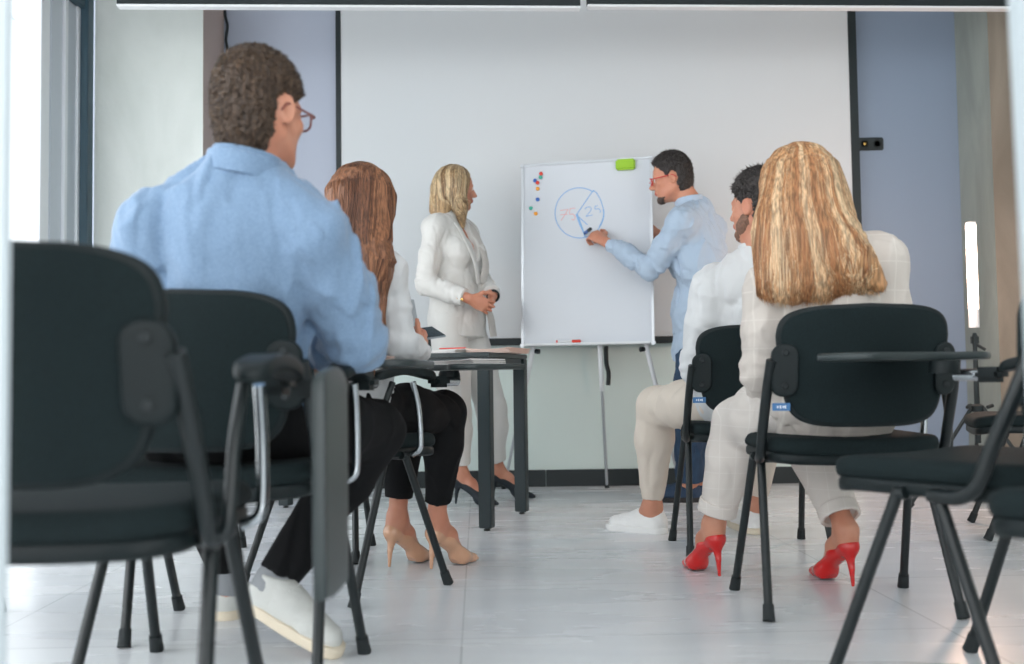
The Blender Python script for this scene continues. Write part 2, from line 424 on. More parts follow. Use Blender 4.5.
# ------------------------------------------------------------------ the room
def box_struct(name, lo, hi, m, kind='structure', bev=0.0):
    lo = np.array(lo, float); hi = np.array(hi, float)
    o = MB().box((lo+hi)/2, hi-lo, bev=bev).build(name, m, smooth=False); return tag(o, kind=kind)
def floor_mat():
    m = mat('pale_floor_tiles', (218, 221, 223), .24, spec=.5); nt = m.node_tree; b = nt.nodes['Principled BSDF']
    tc = nt.nodes.new('ShaderNodeTexCoord'); mp = nt.nodes.new('ShaderNodeMapping')
    mp.inputs['Rotation'].default_value = (0, 0, math.radians(-2.0)); mp.inputs['Location'].default_value = (.045, -.0, 0)
    br = nt.nodes.new('ShaderNodeTexBrick'); br.offset = 0; br.inputs['Scale'].default_value = 1; br.inputs['Brick Width'].default_value = 1.2; br.inputs['Row Height'].default_value = .62
    br.inputs['Mortar Size'].default_value = .0032; br.inputs['Mortar Smooth'].default_value = .3
    br.inputs['Color1'].default_value = rgb(224, 227, 229); br.inputs['Color2'].default_value = rgb(219, 222, 225); br.inputs['Mortar'].default_value = rgb(188, 192, 195)
    nt.links.new(tc.outputs['Object'], mp.inputs[0]); nt.links.new(mp.outputs[0], br.inputs[0])
    n = nt.nodes.new('ShaderNodeTexNoise'); n.inputs['Scale'].default_value = 1; n.inputs['Detail'].default_value = 5
    m2 = nt.nodes.new('ShaderNodeMapping'); m2.inputs['Scale'].default_value = (1.2, 5, 1); nt.links.new(tc.outputs['Object'], m2.inputs[0]); nt.links.new(m2.outputs[0], n.inputs['Vector'])
    r = nt.nodes.new('ShaderNodeValToRGB'); r.color_ramp.elements[0].color = (.91, .92, .93, 1); r.color_ramp.elements[1].color = (1, 1, 1, 1); r.color_ramp.elements[0].position = .35; r.color_ramp.elements[1].position = .6
    nt.links.new(n.outputs['Fac'], r.inputs[0])
    mx = nt.nodes.new('ShaderNodeMixRGB'); mx.blend_type = 'MULTIPLY'; mx.inputs[0].default_value = 1
    nt.links.new(br.outputs[0], mx.inputs[1]); nt.links.new(r.outputs[0], mx.inputs[2]); nt.links.new(mx.outputs[0], b.inputs['Base Color'])
    r2 = nt.nodes.new('ShaderNodeMapRange'); r2.inputs['To Min'].default_value = .2; r2.inputs['To Max'].default_value = .34
    nt.links.new(n.outputs['Fac'], r2.inputs['Value']); nt.links.new(r2.outputs[0], b.inputs['Roughness'])
    return m
YW = 5.94; XL = -2.36; XR = 3.7; HC = 3.15; YB = -2.6
o = mk('floor', [(XL-.2, YB, -.1), (XR, YB, -.1), (XR, YW+.1, -.1), (XL-.2, YW+.1, -.1), (XL-.2, YB, 0), (XR, YB, 0), (XR, YW+.1, 0), (XL-.2, YW+.1, 0)],
       [(0, 3, 2, 1), (4, 5, 6, 7), (0, 1, 5, 4), (1, 2, 6, 5), (2, 3, 7, 6), (3, 0, 4, 7)], floor_mat(), smooth=False, base=(0, 0, 0)); tag(o, kind='structure')
box_struct('ceiling', (XL-.2, YB, HC), (XR, YW+.1, HC+.1), 'ceil')
xa = W(338, 200, YW)[0]; xb = W(856, 200, YW)[0]
box_struct('wall_back_left', (XL-.2, YW, 0), (xa, YW+.1, HC), 'lavwall')
box_struct('wall_back', (xa, YW, 0), (xb, YW+.1, HC), 'wall')  # one back wall in three sections, each with its own base colour
box_struct('wall_back_right', (xb, YW, 0), (XR, YW+.1, HC), 'bluewall')
box_struct('wall_right', (XR-.1, YB, 0), (XR, YW, HC), 'concrete')
xs = W(546, 478, YW-.012)[0]
px0 = W(92, 100, 5.53)[0]; px1 = W(203, 100, 5.53)[0]
qx0 = W(957, 100, YW)[0]
box_struct('baseboard_back', (px1, YW-.014, 0), (xs-.0015, YW, .098), 'black', bev=.002)
box_struct('baseboard_back_right', (xs+.0015, YW-.014, 0), (qx0, YW, .098), 'black', bev=.002)
# concrete columns: pale front face, browner inner face
def column(name, x0, x1, y0, y1, mats_, fm):
    V = [(x, y, z) for z in (0, HC) for y in (y0, y1) for x in (x0, x1)]
    F = [(0, 1, 5, 4), (1, 3, 7, 5), (3, 2, 6, 7), (2, 0, 4, 6), (0, 2, 3, 1), (4, 5, 7, 6)]
    o = mk(name, V, F, mats_, smooth=False, fmat=fm); return tag(o, kind='structure')
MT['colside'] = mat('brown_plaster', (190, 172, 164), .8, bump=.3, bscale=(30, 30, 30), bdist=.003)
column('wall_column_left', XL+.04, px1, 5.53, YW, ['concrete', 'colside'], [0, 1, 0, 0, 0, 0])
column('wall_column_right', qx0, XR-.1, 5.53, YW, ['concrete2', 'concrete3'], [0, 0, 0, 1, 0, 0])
# glazed wall on the left
def win_box(name, m, y0, y1, z0, z1, x0=-2.46, x1=-2.38, parent=None):
    return MB().box(((x0+x1)/2, (y0+y1)/2, (z0+z1)/2), (x1-x0, y1-y0, z1-z0), bev=.004).build(name, m, parent)
w1 = empty('window_1', (-2.42, 5.2, 0)); tag(w1, kind='structure')
win_box('window_post', 'winframe', 5.45, 5.528, 0, HC, -2.47, -2.325, w1)
for (a, b, m, x) in ((5.415, 5.45, 'winlight', -2.365), (5.31, 5.415, 'winmid', -2.375), (5.27, 5.31, 'winlight', -2.37), (5.14, 5.27, 'winmid', -2.385), (5.04, 5.14, 'winlight', -2.39)):
    win_box('window_profile', m, a, b, 0, 2.72, -2.46, x, w1)
win_box('window_head', 'winframe', YB, 5.45, 2.72, HC, -2.47, -2.34, w1)
win_box('window_head_profile', 'winlight', YB, 5.04, 2.66, 2.72, -2.46, -2.37, w1)
win_box('window_sill', 'winframe', YB, 5.45, 0, .10, -2.47, -2.34, w1)
for i, (a, b) in enumerate(((YB, -.6), (-.6, 1.4), (1.4, 3.2), (3.2, 5.04))):
    win_box('mullion', 'winlight', a, a+.07, .10, 2.66, -2.46, -2.38, w1)
    win_box('pane', 'glass', a+.07, b, .10, 2.66, -2.425, -2.417, w1)
# door opening the room is seen through
d1 = empty('door_1', (0, 1.0, 0)); tag(d1, kind='structure')
jx = W(10, 330, 1.0)[0]; MB().box((jx-.08, 1.0, 1.2), (.16, .008, 2.4), bev=.004).build('door_jamb', 'doorframe', d1)
ja, jb = W(1010, -60, 1.0), W(1034, 420, 1.0); jd = nrm(ja-jb); jr = np.stack([np.cross(A(0, 1, 0), jd), A(0, 1, 0), jd], 1); jo = jb-jd*(jb[2]/jd[2])
MB().box(jo+jd*1.2+jr@A(.08, 0, 0), (.16, .03, 2.4), jr, bev=.004).build('door_leaf_edge', 'doorframe', d1)
# outside
bl = empty('building', (-6, 8, 0), 'white panelled building standing outside the left window', 'building')
f = MB(); f.box((-6.0, 9, 4.6), (4.0, 16, 4.0), bev=.01); f.build('upper_storey', 'facade', bl, smooth=False)
for z in (3.6, 4.6): MB().box((-3.99, 9, z), (.02, 16, .02), bev=.002).build('panel_joint', 'winmid', bl, smooth=False)
for y in (3.6, 6.4, 9.2, 12): MB().box((-3.99, y, 4.6), (.02, .02, 3.98), bev=.002).build('panel_joint', 'winmid', bl, smooth=False)
f = MB(); f.box((-7.2, 9, 1.3), (1.6, 14, 2.6), bev=.01); f.build('ground_storey', 'facade', bl, smooth=False)

# ------------------------------------------------------------------ screen, lamps, socket, cables
YS = 5.88
sL = W(339, 200, YS)[0]; sR = W(854.5, 130, YS)[0]; sB = W(600, 344, YS)[2]
sc = empty('projector_screen', ((sL+sR)/2, YS, sB), 'large white pull-down projector screen with black side borders on the back wall', 'projector screen')
MB().box(((sL+sR)/2, YS, (sB+2.96)/2), (sR-sL-.03, .006, 2.96-sB), bev=.001).build('screen_fabric', 'screen', sc, smooth=False)
MB().box((sL, YS-.005, (sB+2.96)/2+.02), (.03, .008, 2.96-sB-.04), bev=.001).build('border', 'black', sc, smooth=False)
MB().box((sR, YS-.005, (sB+2.96)/2+.02), (.048, .008, 2.96-sB-.04), bev=.001).build('border', 'black', sc, smooth=False)
MB().box(((sL+sR)/2, YS-.006, sB+.02), (sR-sL+.05, .03, .042), bev=.006).build('bottom_bar', 'black', sc)
MB().box(((sL+sR)/2, YS, 3.03), (sR-sL+.2, .1, .13), bev=.02).build('housing', 'white', sc)
p0 = W(606, 346, YS-.02); MB().tube(cr([p0, p0+A(0, -.004, -.1), p0+A(.012, -.002, -.16), p0+A(.008, 0, -.23)]), .013, flat=.25, ref=(0, 1, 0)).build('pull_strap', 'black', sc)
def lamp(name, u0, v0, Y0, u1, v1, Y1, label):
    a = W(u0, v0, Y0); b = W(u1, v1, Y1); z = (a[2]+b[2])/2; a[2] = z; b[2] = z; c = (a+b)/2; L = np.linalg.norm((b-a)[:2]); ang = math.atan2(b[1]-a[1], b[0]-a[0])
    t = empty(name, (c[0], c[1], z), label, 'lamp', 'hanging linear lamps'); R = rot_z(ang)
    MB().box(c+A(0, 0, .085), (L, .05, .15), R, bev=.004).build('lamp_housing', 'black', t)
    MB().box(c+A(0, 0, .004), (L, .05, .012), R, bev=.002).build('lamp_diffuser', 'lampwhite', t)
    for s in (-1, 1): MB().tube([c+R@A(s*L*.35, 0, .16), c+R@A(s*L*.35, 0, HC-z)], .002, 6).build('suspension_cable', 'black', t)
lamp('hanging_lamp', 118, 9, 4.95, 580, 8, 5.06, 'long black hanging linear lamp on the left, above the man in the blue shirt')
lamp('hanging_lamp', 587, 7, 5.06, 1012, 10.5, 5.17, 'long black hanging linear lamp on the right, above the seated blonde woman')
so = W(870.5, 144, YW-.006)
t = empty('wall_socket', so, 'black double wall socket beside the right edge of the projector screen', 'socket')
MB().box(so, (.155, .014, .078), bev=.006).build('socket_plate', 'black', t)
for s in (-1, 1):
    MB().lathe([(.024, 0), (.024, .004), (.019, .004), (.018, .001), (.0, .001)], so+A(s*.038, -.006, 0), (0, -1, 0)).build('socket_outlet', 'rubber', t)
MB().lathe([(.008, 0), (.008, .006), (0, .007)], so+A(-.038, -.006, 0), (0, -1, 0)).build('socket_plug', 'gold', t)
pts = [W(225.5, -20, YW-.012), W(225, 12, YW-.012), W(227.5, 26, YW-.012), W(226, 40, YW-.012), W(228, 60, YW-.012), W(229, 150, YW-.012), W(231, 300, YW-.012), W(232, 460, YW-.02)]
o = MB().tube(cr(pts), .008).build('wall_cable', 'black'); tag(o, 'thin black cable hanging down the wall beside the left concrete column', 'cable')
mb = MB(); pts = []
g0 = W(236, 494, 5.55); g0[2] = 0
for i in range(150):
    a = i*.42; r = .16+.05*math.sin(i*.9)+.04*math.sin(i*.33)
    pts.append((g0[0]+r*1.5*math.cos(a)+.04*math.sin(i*.21), g0[1]+r*1.4*math.sin(a), .008+.012*(1+math.sin(i*.5))))
pts += [(g0[0]-.3, 5.85, .008), (g0[0]-.35, 5.9, .008)]
o = mb.tube(cr(pts, 4), .006, 8).build('floor_cable', 'black'); tag(o, 'tangled black cable lying on the floor near the back wall', 'cable')

# ------------------------------------------------------------------ chairs
def make_chair(loc, yaw, label, arm=None, group='black conference chairs', back_h=.800):
    root = empty('conference_chair', (0, 0, 0), label, 'chair', group)
    # seat
    def seatf(x, y, z): return (x, y+.02, z - .012*max(0, (y-.12)/.1)**2 - .006*(1-min(1, (x/.2)**2)))
    seat = MB().slab(rrect(.455, .425, .075, top=.97), .428, .472, .018, seatf, crown=.006).build('seat', 'fabric', root)
    pan = MB().slab(rrect(.445, .415, .07, top=.97), .402, .432, .010, seatf).build('seat_pan', 'plastic', seat)
    # backrest
    H = .298; zc = back_h-H/2
    def outl(w, h):
        O = []
        n = 44
        for i in range(n):
            a = 2*PI*i/n; c, s = math.cos(a), math.sin(a); e = .34 if s > 0 else .42
            x = w/2*math.copysign(abs(c)**e, c); y = h/2*math.copysign(abs(s)**(e*.9), s)
            k = .86+.14*min(1, max(0, (y/h+.5)*1.5)); x *= k
            y += .012*(1-(x/(w/2))**2)*(1 if y > 0 else -.3)
            O.append((x, y))
        return O
    def backf(off):
        def g(x, y, z):
            zz = zc+y
            yy = -.228 - (zz-.5)*.13 + 1.05*x*x + off - z
            return (x, yy, zz)
        return g
    bk = MB().slab(outl(.445, H), 0, .02, .008, backf(0), n_in=5).build('backrest', 'plastic', root)
    MB().slab(outl(.428, H-.018), 0, .006, .003, backf(-.019), n_in=5).build('back_panel', 'fabric', bk)
    MB().slab(outl(.432, H-.012), 0, .032, .014, backf(.030), n_in=5).build('back_cushion', 'fabric', bk)
    for s in (-1, 1):
        # back upright, bracket
        MB().tube(cr([(s*.225, -.03, .408), (s*.238, -.085, .411), (s*.243, -.122, .436), (s*.243, -.150, .50), (s*.241, -.192, .59), (s*.236, -.226, .672)]), .0135, 12).build('back_upright', 'tube', root)
        def brf(x, y, z, s=s):
            zz = .645+y; xx = s*(.2045)+x*1; yy = -.228-(zz-.5)*.13+1.05*xx*xx-.022-z; return (xx, yy, zz)
        br = MB().slab(rrect(.062, .135, .028), -.004, .014, .006, brf).build('bracket', 'plastic', root)
        for dz in (-.04, .045):
            xx = s*.205; zz = .645+dz; yy = -.228-(zz-.5)*.13+1.05*xx*xx-.022-.014
            MB().lathe([(.009, 0), (.009, .003), (.006, .006), (0, .006)], (xx, yy, zz), (0, -1, 0), 12).build('screw', 'rubber', br)
        # legs
        for (yt, yf) in ((.055, .21), (-.035, -.19)):
            foot = A(s*.25, yf, 0); top = A(s*.222, yt, .40); d = nrm(foot-top)
            mid = (.5*.055-.5*.035)
            pts = [A(s*.222, mid+(yt-mid)*.55, .408), A(s*.222, mid+(yt-mid)*.93, .403), top+d*.02, foot-d*.03]
            lg = MB().tube(cr(pts, 4), .0118, 12).build('leg', 'tube', root)
            f2 = foot - d*.045
            MB().tube([f2, foot-d*.02, foot+A(0, 0, .003)], [.0145, .0155, .0165], 12).build('foot_cap', 'rubber', lg)
    for yt in (.055, -.035): MB().tube([(-.222, yt*.9, .404), (.222, yt*.9, .404)], .010, 10).build('crossbar', 'tube', root)
    # small woven label by the left upright
    tg = MB().box((-.214, -.226, .552), (.045, .003, .020), rot_z(-.25), bev=.001).build('label_tag', 'tagblue', root)
    t2 = MB()
    for i, x in enumerate((-.009, -.002, .005, .010)): t2.box(A(-.214, -.226, .552)+rot_z(-.25)@A(x, -.0018, 0), (.004, .0008, .008 if i % 2 else .006), rot_z(-.25), bev=0)
    t2.build('label_print', 'tagwhite', tg, smooth=False)
    if arm:
        for (y0, y1, m) in ((-.10, -.05, 'tube'), (.07, .035, 'chrome')):
            MB().tube(cr([(.235, y0, .41), (.262, y0, .425), (.268, y0, .46), (.27, y0*.7+y1*.3, .55), (.272, y1, .628)]), .0095, 12).build('arm_post', m, root)
        def armf(x, y, z): return ((.30 if arm == 'folded' else .272)+x, y, .628+z + .022*(1-(y/.13)**2))
        MB().slab(rrect(.052, .25, .025), 0, .024, .009, armf).build('armrest', 'plastic', root)
        if arm == 'plain': arm = None
    if arm:
        hg = MB().box((.272, .15, .628), (.05, .07, .035), bev=.012).build('hinge_block', 'plastic', root)
        MB().tube([(.272, .15, .628), (.272, .235, .628)], .014, 12).build('hinge_pin', 'chrome', hg)
        TO = [(.30, .19), (.33, .235), (.335, .42), (.31, .452), (.10, .455), (.0, .44), (-.035, .41), (-.03, .33), (.0, .285), (.10, .265), (.18, .235), (.225, .195), (.26, .178)]
        TOs = [tuple(p[:2]) for p in cr([(x, y, 0) for x, y in [(q[0]+.045, q[1]) for q in TO+[TO[0]]]], 4)[:-1]]
        if arm == 'open':
            MB().lathe([(.035, 0), (.034, .02), (.03, .03), (0, .03)], (.235, .24, .632), (0, 0, 1), 16).build('tablet_pivot', 'plastic', root)
            tb = MB().slab(TOs[::-1], .664, .682, .006).build('writing_tablet', 'tablet', root)
        else:
            TF = [(-.01, .0), (-.025, -.04), (-.022, -.30), (.0, -.335), (.13, -.34), (.158, -.31), (.16, -.05), (.145, -.005), (.08, .01)]
            TFs = [tuple(p[:2]) for p in cr([(x, y, 0) for x, y in TF+[TF[0]]], 4)[:-1]]
            MB().slab(TFs, -.010, .010, .005, lambda x, y, z: (.375+z+.00*y, x, .645+y)).build('writing_tablet', 'tablet', root)
            MB().box((.335, .13, .62), (.07, .05, .03), bev=.01).build('tablet_pivot', 'plastic', root)
    root.location = (loc[0], loc[1], 0); root.rotation_euler = (0, 0, yaw)
    return root
def dup(o, loc, yaw, label):
    c = copy_tree(o); c.location = (loc[0], loc[1], 0); c.rotation_euler = (0, 0, yaw); c['label'] = label; return c
rad = math.radians
armc = make_chair((.90, 2.79), rad(0), 'black conference chair with armrests the blonde woman in red heels is sitting on', 'plain')
plain = make_chair((.86, 3.70), rad(0), 'black conference chair the bearded man in the white shirt is sitting on')
openc = make_chair((-.62, 2.17), rad(-5), 'black conference chair the man in the blue shirt is sitting on, with writing tablet', 'open')
dup(openc, (-.533, 3.12), rad(-38), 'black conference chair with writing tablet under the woman in black trousers')
dup(openc, (.94, 1.99), rad(34), 'empty black chair in the right foreground, its writing tablet swung out level')
foldc = make_chair((-.66, 1.50), rad(-1), 'large blurred black chair in the left foreground with folded writing tablet', 'folded')
dup(plain, (-1.19, 2.62), rad(0), 'black chair far left, its seat and back hidden behind the foreground chair')
dup(plain, (-.80, 3.68), rad(0), 'empty black chair between the man in blue and the table')
dup(plain, (.96, 1.37), rad(33), 'black chair cut off by the lower right corner of the picture')
dup(plain, (2.06, 3.98), rad(72), 'empty black chair by the light stand at the far right')

# right arm stub of the blonde woman's chair
# ------------------------------------------------------------------ table and things on it
tn = A(-.097, 4.2, 0); TA = rad(163.5); TR = rot_z(TA)
tb = empty('meeting_table', tn, 'dark metal-framed meeting table behind the seated woman', 'table')
TL, TD, TH = 1.30, .59, .75
def tp(x, y, z): return tn + TR@A(x, -y, z)
MB().box(tp(TL/2, TD/2, TH-.011), (TL, TD, .02), TR, bev=.003).build('tabletop', 'tabletop', tb)
for (x, y) in ((.028, .028), (.028, TD-.028), (TL-.028, .028), (TL-.028, TD-.028)):
    lg = MB().box(tp(x, y, (TH-.022)/2+.006), (.055, .055, TH-.034), TR, bev=.003).build('leg', 'tablemetal', tb)
    MB().lathe([(.014, 0), (.014, .006), (.008, .007), (.008, .02)], tp(x, y, 0), (0, 0, 1), 12).build('foot', 'rubber', lg)
for (x, y, w, d) in ((TL/2, .028, TL-.11, .03), (TL/2, TD-.028, TL-.11, .03), (.028, TD/2, .03, TD-.11), (TL-.028, TD/2, .03, TD-.11)):
    MB().box(tp(x, y, TH-.038), (w, d, .032), TR, bev=.002).build('rail', 'tablemetal', tb)
def sheets(name, c, w, d, z, n, ang, mats_, label, curl=.012, cat='papers', group=None):
    """a loose stack of sheets, slightly curled"""
    t = empty(name, (c[0], c[1], z), label, cat, group)
    for i in range(n):
        R = rot_z(ang+RNG.uniform(-.05, .05)); V = []; F = []; nx = 8; th = .0035
        for zz in (0, th):
            for a in range(nx+1):
                for b in (0, 1):
                    x = (a/nx-.5)*w; q = R@A(x, (b-.5)*d, 0)
                    V.append((c[0]+q[0], c[1]+q[1], z+i*.0045+zz+curl*((abs(x)/(w/2))**3)*(i+1)/n))
        for a in range(nx):
            k = 2*a; m_ = 2*(nx+1)
            F += [(k, k+1, k+3, k+2), (k+m_, k+2+m_, k+3+m_, k+1+m_), (k, k+2, k+2+m_, k+m_), (k+1, k+1+m_, k+3+m_, k+3)]
        e = 2*nx; m_ = 2*(nx+1); F += [(0, m_, m_+1, 1), (e, e+1, e+1+m_, e+m_)]
        mk('sheet', V, F, mats_[i % len(mats_)], t, smooth=False)
    return t
c = tp(.335, .20, 0); sheets('paper_stack', c, .33, .26, TH, 3, TA, ['paper'], 'white paper stack on the table beside the phone hand', .004)
c = tp(.055, .31, 0); sheets('paper_stack', c,   .20, .32, TH, 4, TA, ['paper2'], 'booklet tinted for the pink light on it, overhanging the right end of the table', .006)
pn = tp(.16, .16, TH+.024); MB_ = MB().tube([pn, pn+TR@A(.13, -.02, 0)], .0028, 8).build('pen', 'red'); tag(MB_, 'thin red pen lying on the papers on the table', 'pen')
# laptop
lp = A(-.60, 4.50, TH); lt = empty('laptop', lp, 'open silver laptop on the table behind the seated woman', 'laptop')
LR = rot_z(rad(38+180))
MB().box(lp+A(0, 0, .009), (.32, .22, .016), LR, bev=.005).build('laptop_base', 'silver', lt)
tilt = np.array([[1, 0, 0], [0, math.cos(.32), -math.sin(.32)], [0, math.sin(.32), math.cos(.32)]])
RR = LR@tilt; hc = lp+LR@A(0, .105, .018)
lid = MB().box(hc+RR@A(0, 0, .125), (.34, .006, .25), RR, bev=.002).build('laptop_lid', 'silver', lt)
MB().box(hc+RR@A(0, -.0045, .125), (.32, .002, .23), RR, bev=0).build('laptop_screen', 'phone', lid)
# papers on writing tablets
def loc_to_world(c, yaw, p): return A(c[0], c[1], 0)+rot_z(yaw)@np.array(p, float)
q = loc_to_world((-.62, 2.17), rad(-5), (.13, .36, .6825)); sheets('paper_stack', q, .30, .17, .6825, 2, rad(-5), ['paper2'], 'open pinkish notebook on the writing tablet of the man in blue', .004)
q = loc_to_world((-.533, 3.12), rad(-38), (.15, .36, .6825)); sheets('paper_stack', q, .30, .17, .6825, 3, rad(-38), ['paper', 'paper', 'paper'], 'white papers on the writing tablet of the woman with the phone', .004)

# ------------------------------------------------------------------ whiteboard on its easel
BL = W(523, 345.5, 5.46); BR = W(653.5, 346.5, 5.30); BR[2] = BL[2]; TLc = W(527, 166, 5.52)
ex = nrm(BR-BL); ez = TLc-BL; ez = nrm(ez-ex*np.dot(ez, ex)); ey = np.cross(ez, ex)   # ey points into the wall
BWd = np.linalg.norm(BR-BL); BHt = np.dot(TLc-BL, ez)
BRm = np.stack([ex, ey, ez], 1)
def bpt(a, b, off=0.0): return BL+ex*a+ez*b-ey*off
def b_px(u, v, off=0.0):
    d = _R*(u-512)/FPX+_U*(332-v)/FPX+_F; o_ = BL-ey*off; t = np.dot(o_-CAMP, ey)/np.dot(d, ey); return CAMP+d*t
ea = empty('flipchart_whiteboard', (bpt(BWd/2, 0)[0], bpt(BWd/2, 0)[1]+.1, 0), 'white magnetic whiteboard on a tripod easel with a drawn pie chart', 'whiteboard')
bd = MB().box(bpt(BWd/2, BHt/2), (BWd-.01, .014, BHt-.01), BRm, bev=.002).build('board', 'board', ea)
for (a, b, w, h) in ((BWd/2, 0, BWd, .016), (BWd/2, BHt, BWd, .016), (0, BHt/2, .014, BHt), (BWd, BHt/2, .014, BHt)):
    MB().box(bpt(a, b, .004), (w, .024, h), BRm, bev=.004).build('frame', 'alu', ea)
for a in (0, BWd):
    for b in (0, BHt): MB().box(bpt(a, b, .004), (.026, .028, .026), BRm, bev=.006).build('corner_cap', 'alu', ea)
MB().box(bpt(BWd/2, -.002, .03), (BWd*.97, .06, .012), BRm, bev=.004).build('tray', 'white', ea)
def leg3(a, g, kn):
    top = bpt(a, .5, -.03); lo = bpt(a, -.02, -.03); g = np.array(g); g[2] = .012
    d = nrm(g-lo); mid = lo+d*.26
    lg = MB().tube([top, lo, mid], .013, 14).build('leg', 'white', ea)
    MB().tube([mid-d*.01, g], .0085, 12).build('lower_tube', 'alu', lg)
    MB().tube([g-d*.01, g+d*.012], [.013, .014], 12).build('foot', 'rubber', lg)
    if kn: MB().tube([lo+A(kn*.012, -.0, -.01), lo+A(kn*.034, -.012, -.012)], [.012, .014], 12).build('knob', 'rubber', lg)
leg3(.05, G(504, 489), 1); leg3(BWd*.59, G(607, 488), 0); leg3(BWd-.04, G(681, 490), -1)
def ink(paths, m, name, r=.0028):
    mb = MB()
    for P in paths:
        pts = [b_px(540+x/9.49, 180+y/9.49, .0075) for x, y in P]
        mb.tube(cr(pts, 3) if len(pts) > 2 else pts, r, 6, flat=.3, ref=-ey)
    return mb.build(name, m, bd, smooth=False)
circ = [(375+232*math.cos(rad(a)), 312-238*math.sin(rad(a))) for a in range(48, 372, 8)]; 
ink([[(545, 128), (505, 98)]+circ[1:], [(598, 262), (604, 330), (588, 390), (560, 445)], [(535, 118), (575, 190), (598, 262)], [(345, 330), (500, 105)], [(345, 330), (450, 425)]], 'ink_blue', 'pie_chart_drawing', .003)
ink([[(345, 325), (375, 410), (415, 495)], [(350, 320), (385, 415), (430, 545)]], 'ink_blue', 'pie_chart_drawing', .005)
ink([[(190, 290), (268, 280)], [(268, 280), (235, 330), (200, 385)], [(192, 330), (262, 325)], [(335, 268), (285, 272)], [(285, 272), (280, 325), (312, 322), (333, 350), (320, 378), (298, 370)]], 'ink_red', 'written_number', .0024)
ink([[(425, 278), (445, 258), (478, 258), (484, 285), (437, 345)], [(437, 345), (500, 332)], [(522, 248), (548, 244)], [(522, 250), (523, 276), (556, 273), (575, 292), (568, 312)]], 'ink_blue', 'written_number', .0024)
names = [('red', 273, 92, 'red round magnet at the top of the magnets on the whiteboard'), ('teal', 270, 116, 'teal round magnet just under the topmost red one'),
         ('blue', 233, 138, 'blue round magnet touching the second red magnet'), ('red', 250, 152, 'red round magnet beside the upper blue one'),
         ('orange', 251, 192, 'upper of the two orange magnets on the whiteboard'), ('blue', 251, 263, 'lone blue magnet in the middle of the magnet row'),
         ('teal', 206, 321, 'teal magnet nearest to the left frame of the whiteboard'), ('orange', 238, 357, 'lowest magnet on the whiteboard, orange')]
for m, x, y, lb in names:
    p = b_px(500+x/6.64, 160+y/6.64, .008); o = MB().lathe([(.0105, 0), (.011, .004), (.010, .008), (.006, .0105), (0, .011)], p, -ey, 16).build('magnet', m); tag(o, lb, 'magnet', 'magnets on the whiteboard')
p = b_px(625.5, 164.5, .022); o = MB().box(p, (.105, .028, .06), BRm, bev=.008).build('board_eraser', 'green'); tag(o, 'green eraser stuck at the top of the whiteboard', 'eraser')
def marker(name, a, b, label, cols, r=.0085):
    a, b = np.array(a), np.array(b); d = nrm(b-a); L = np.linalg.norm(b-a); t = empty(name, a, label, 'marker')
    MB().lathe([(0, 0), (r, .001), (r, L*.62), (r*.9, L*.64), (0, L*.64)], a, d, 14).build('barrel', cols[0], t)
    MB().lathe([(r*.95, 0), (r*1.08, .001), (r*1.05, L*.34), (r*.7, L*.36), (0, L*.36)], a+d*L*.64, d, 14).build('cap', cols[1], t)
    MB().lathe([(0, -.0), (r*1.03, 0), (r*1.03, .008), (0, .008)], a+d*.002, d, 14).build('end_plug', cols[1], t)
zt = .0135
p = b_px(556, 344, .035); p2 = b_px(581, 344, .035); k = np.dot(bpt(0, .004+.0085)-BL, ez)
p = p+ez*(k-np.dot(p-BL, ez)); p2 = p2+ez*(k-np.dot(p2-BL, ez))
marker('whiteboard_marker', p, p2, 'white marker with red cap lying in the whiteboard tray', ('white', 'red'))

# ------------------------------------------------------------------ tube light on its stand
lx = W(974, 320, 4.8); X0, Y0 = lx[0], lx[1]
zt_ = lambda v: W(974, v, 4.8)[2]
st = empty('light_stand', (X0, Y0, 0), 'black tripod stand with clamp holding the glowing tube light', 'stand')
MB().tube([(X0, Y0, .30), (X0, Y0, .62), (X0, Y0, zt_(333))], [.013, .012, .009], 14).build('column', 'black', st)
ap = zt_(408)
MB().lathe([(.014, 0), (.03, .005), (.032, .03), (.014, .04)], (X0, Y0, ap-.02), (0, 0, 1), 16).build('leg_collar', 'black', st)
MB().lathe([(.012, 0), (.026, .004), (.026, .024), (.012, .03)], (X0, Y0, .2), (0, 0, 1), 16).build('brace_collar', 'black', st)
for k in range(3):
    a = rad(188+120*k); dx, dy = math.cos(a), math.sin(a)
    lg = MB().tube([(X0+.03*dx, Y0+.03*dy, ap), (X0+.36*dx, Y0+.36*dy, .012)], .009, 10).build('leg', 'black', st)
    MB().tube([(X0+.02*dx, Y0+.02*dy, .215), (X0+.20*dx, Y0+.20*dy, .24)], .006, 8).build('brace', 'black', lg)
    MB().tube([(X0+.345*dx, Y0+.345*dy, .024), (X0+.372*dx, Y0+.372*dy, .004)], [.012, .013], 10).build('foot', 'rubber', lg)
    MB().tube([(X0+.05*dx-.0*dy, Y0+.05*dy, ap+.004), (X0+.06*dx-.03*dy, Y0+.06*dy+.03*dx, ap+.012)], .009, 8).build('knob', 'rubber', lg)
cl = MB(); cl.box((X0, Y0, zt_(340)), (.035, .03, .05), bev=.008); cl.build('clamp', 'black', st)
MB().tube([(X0+.01, Y0, zt_(345)), (X0+.045, Y0-.01, zt_(350))], .007, 8).build('clamp_handle', 'rubber', st)
tl = empty('tube_light', (X0, Y0, zt_(327)), 'glowing white tube light upright on the tripod stand', 'light')
z0, z1, z2 = zt_(328), zt_(309), zt_(222)
MB().lathe([(0, 0), (.024, .002), (.024, z1-z0), (0, z1-z0)], (X0, Y0, z0), (0, 0, 1), 18).build('lamp_base', 'white', tl)
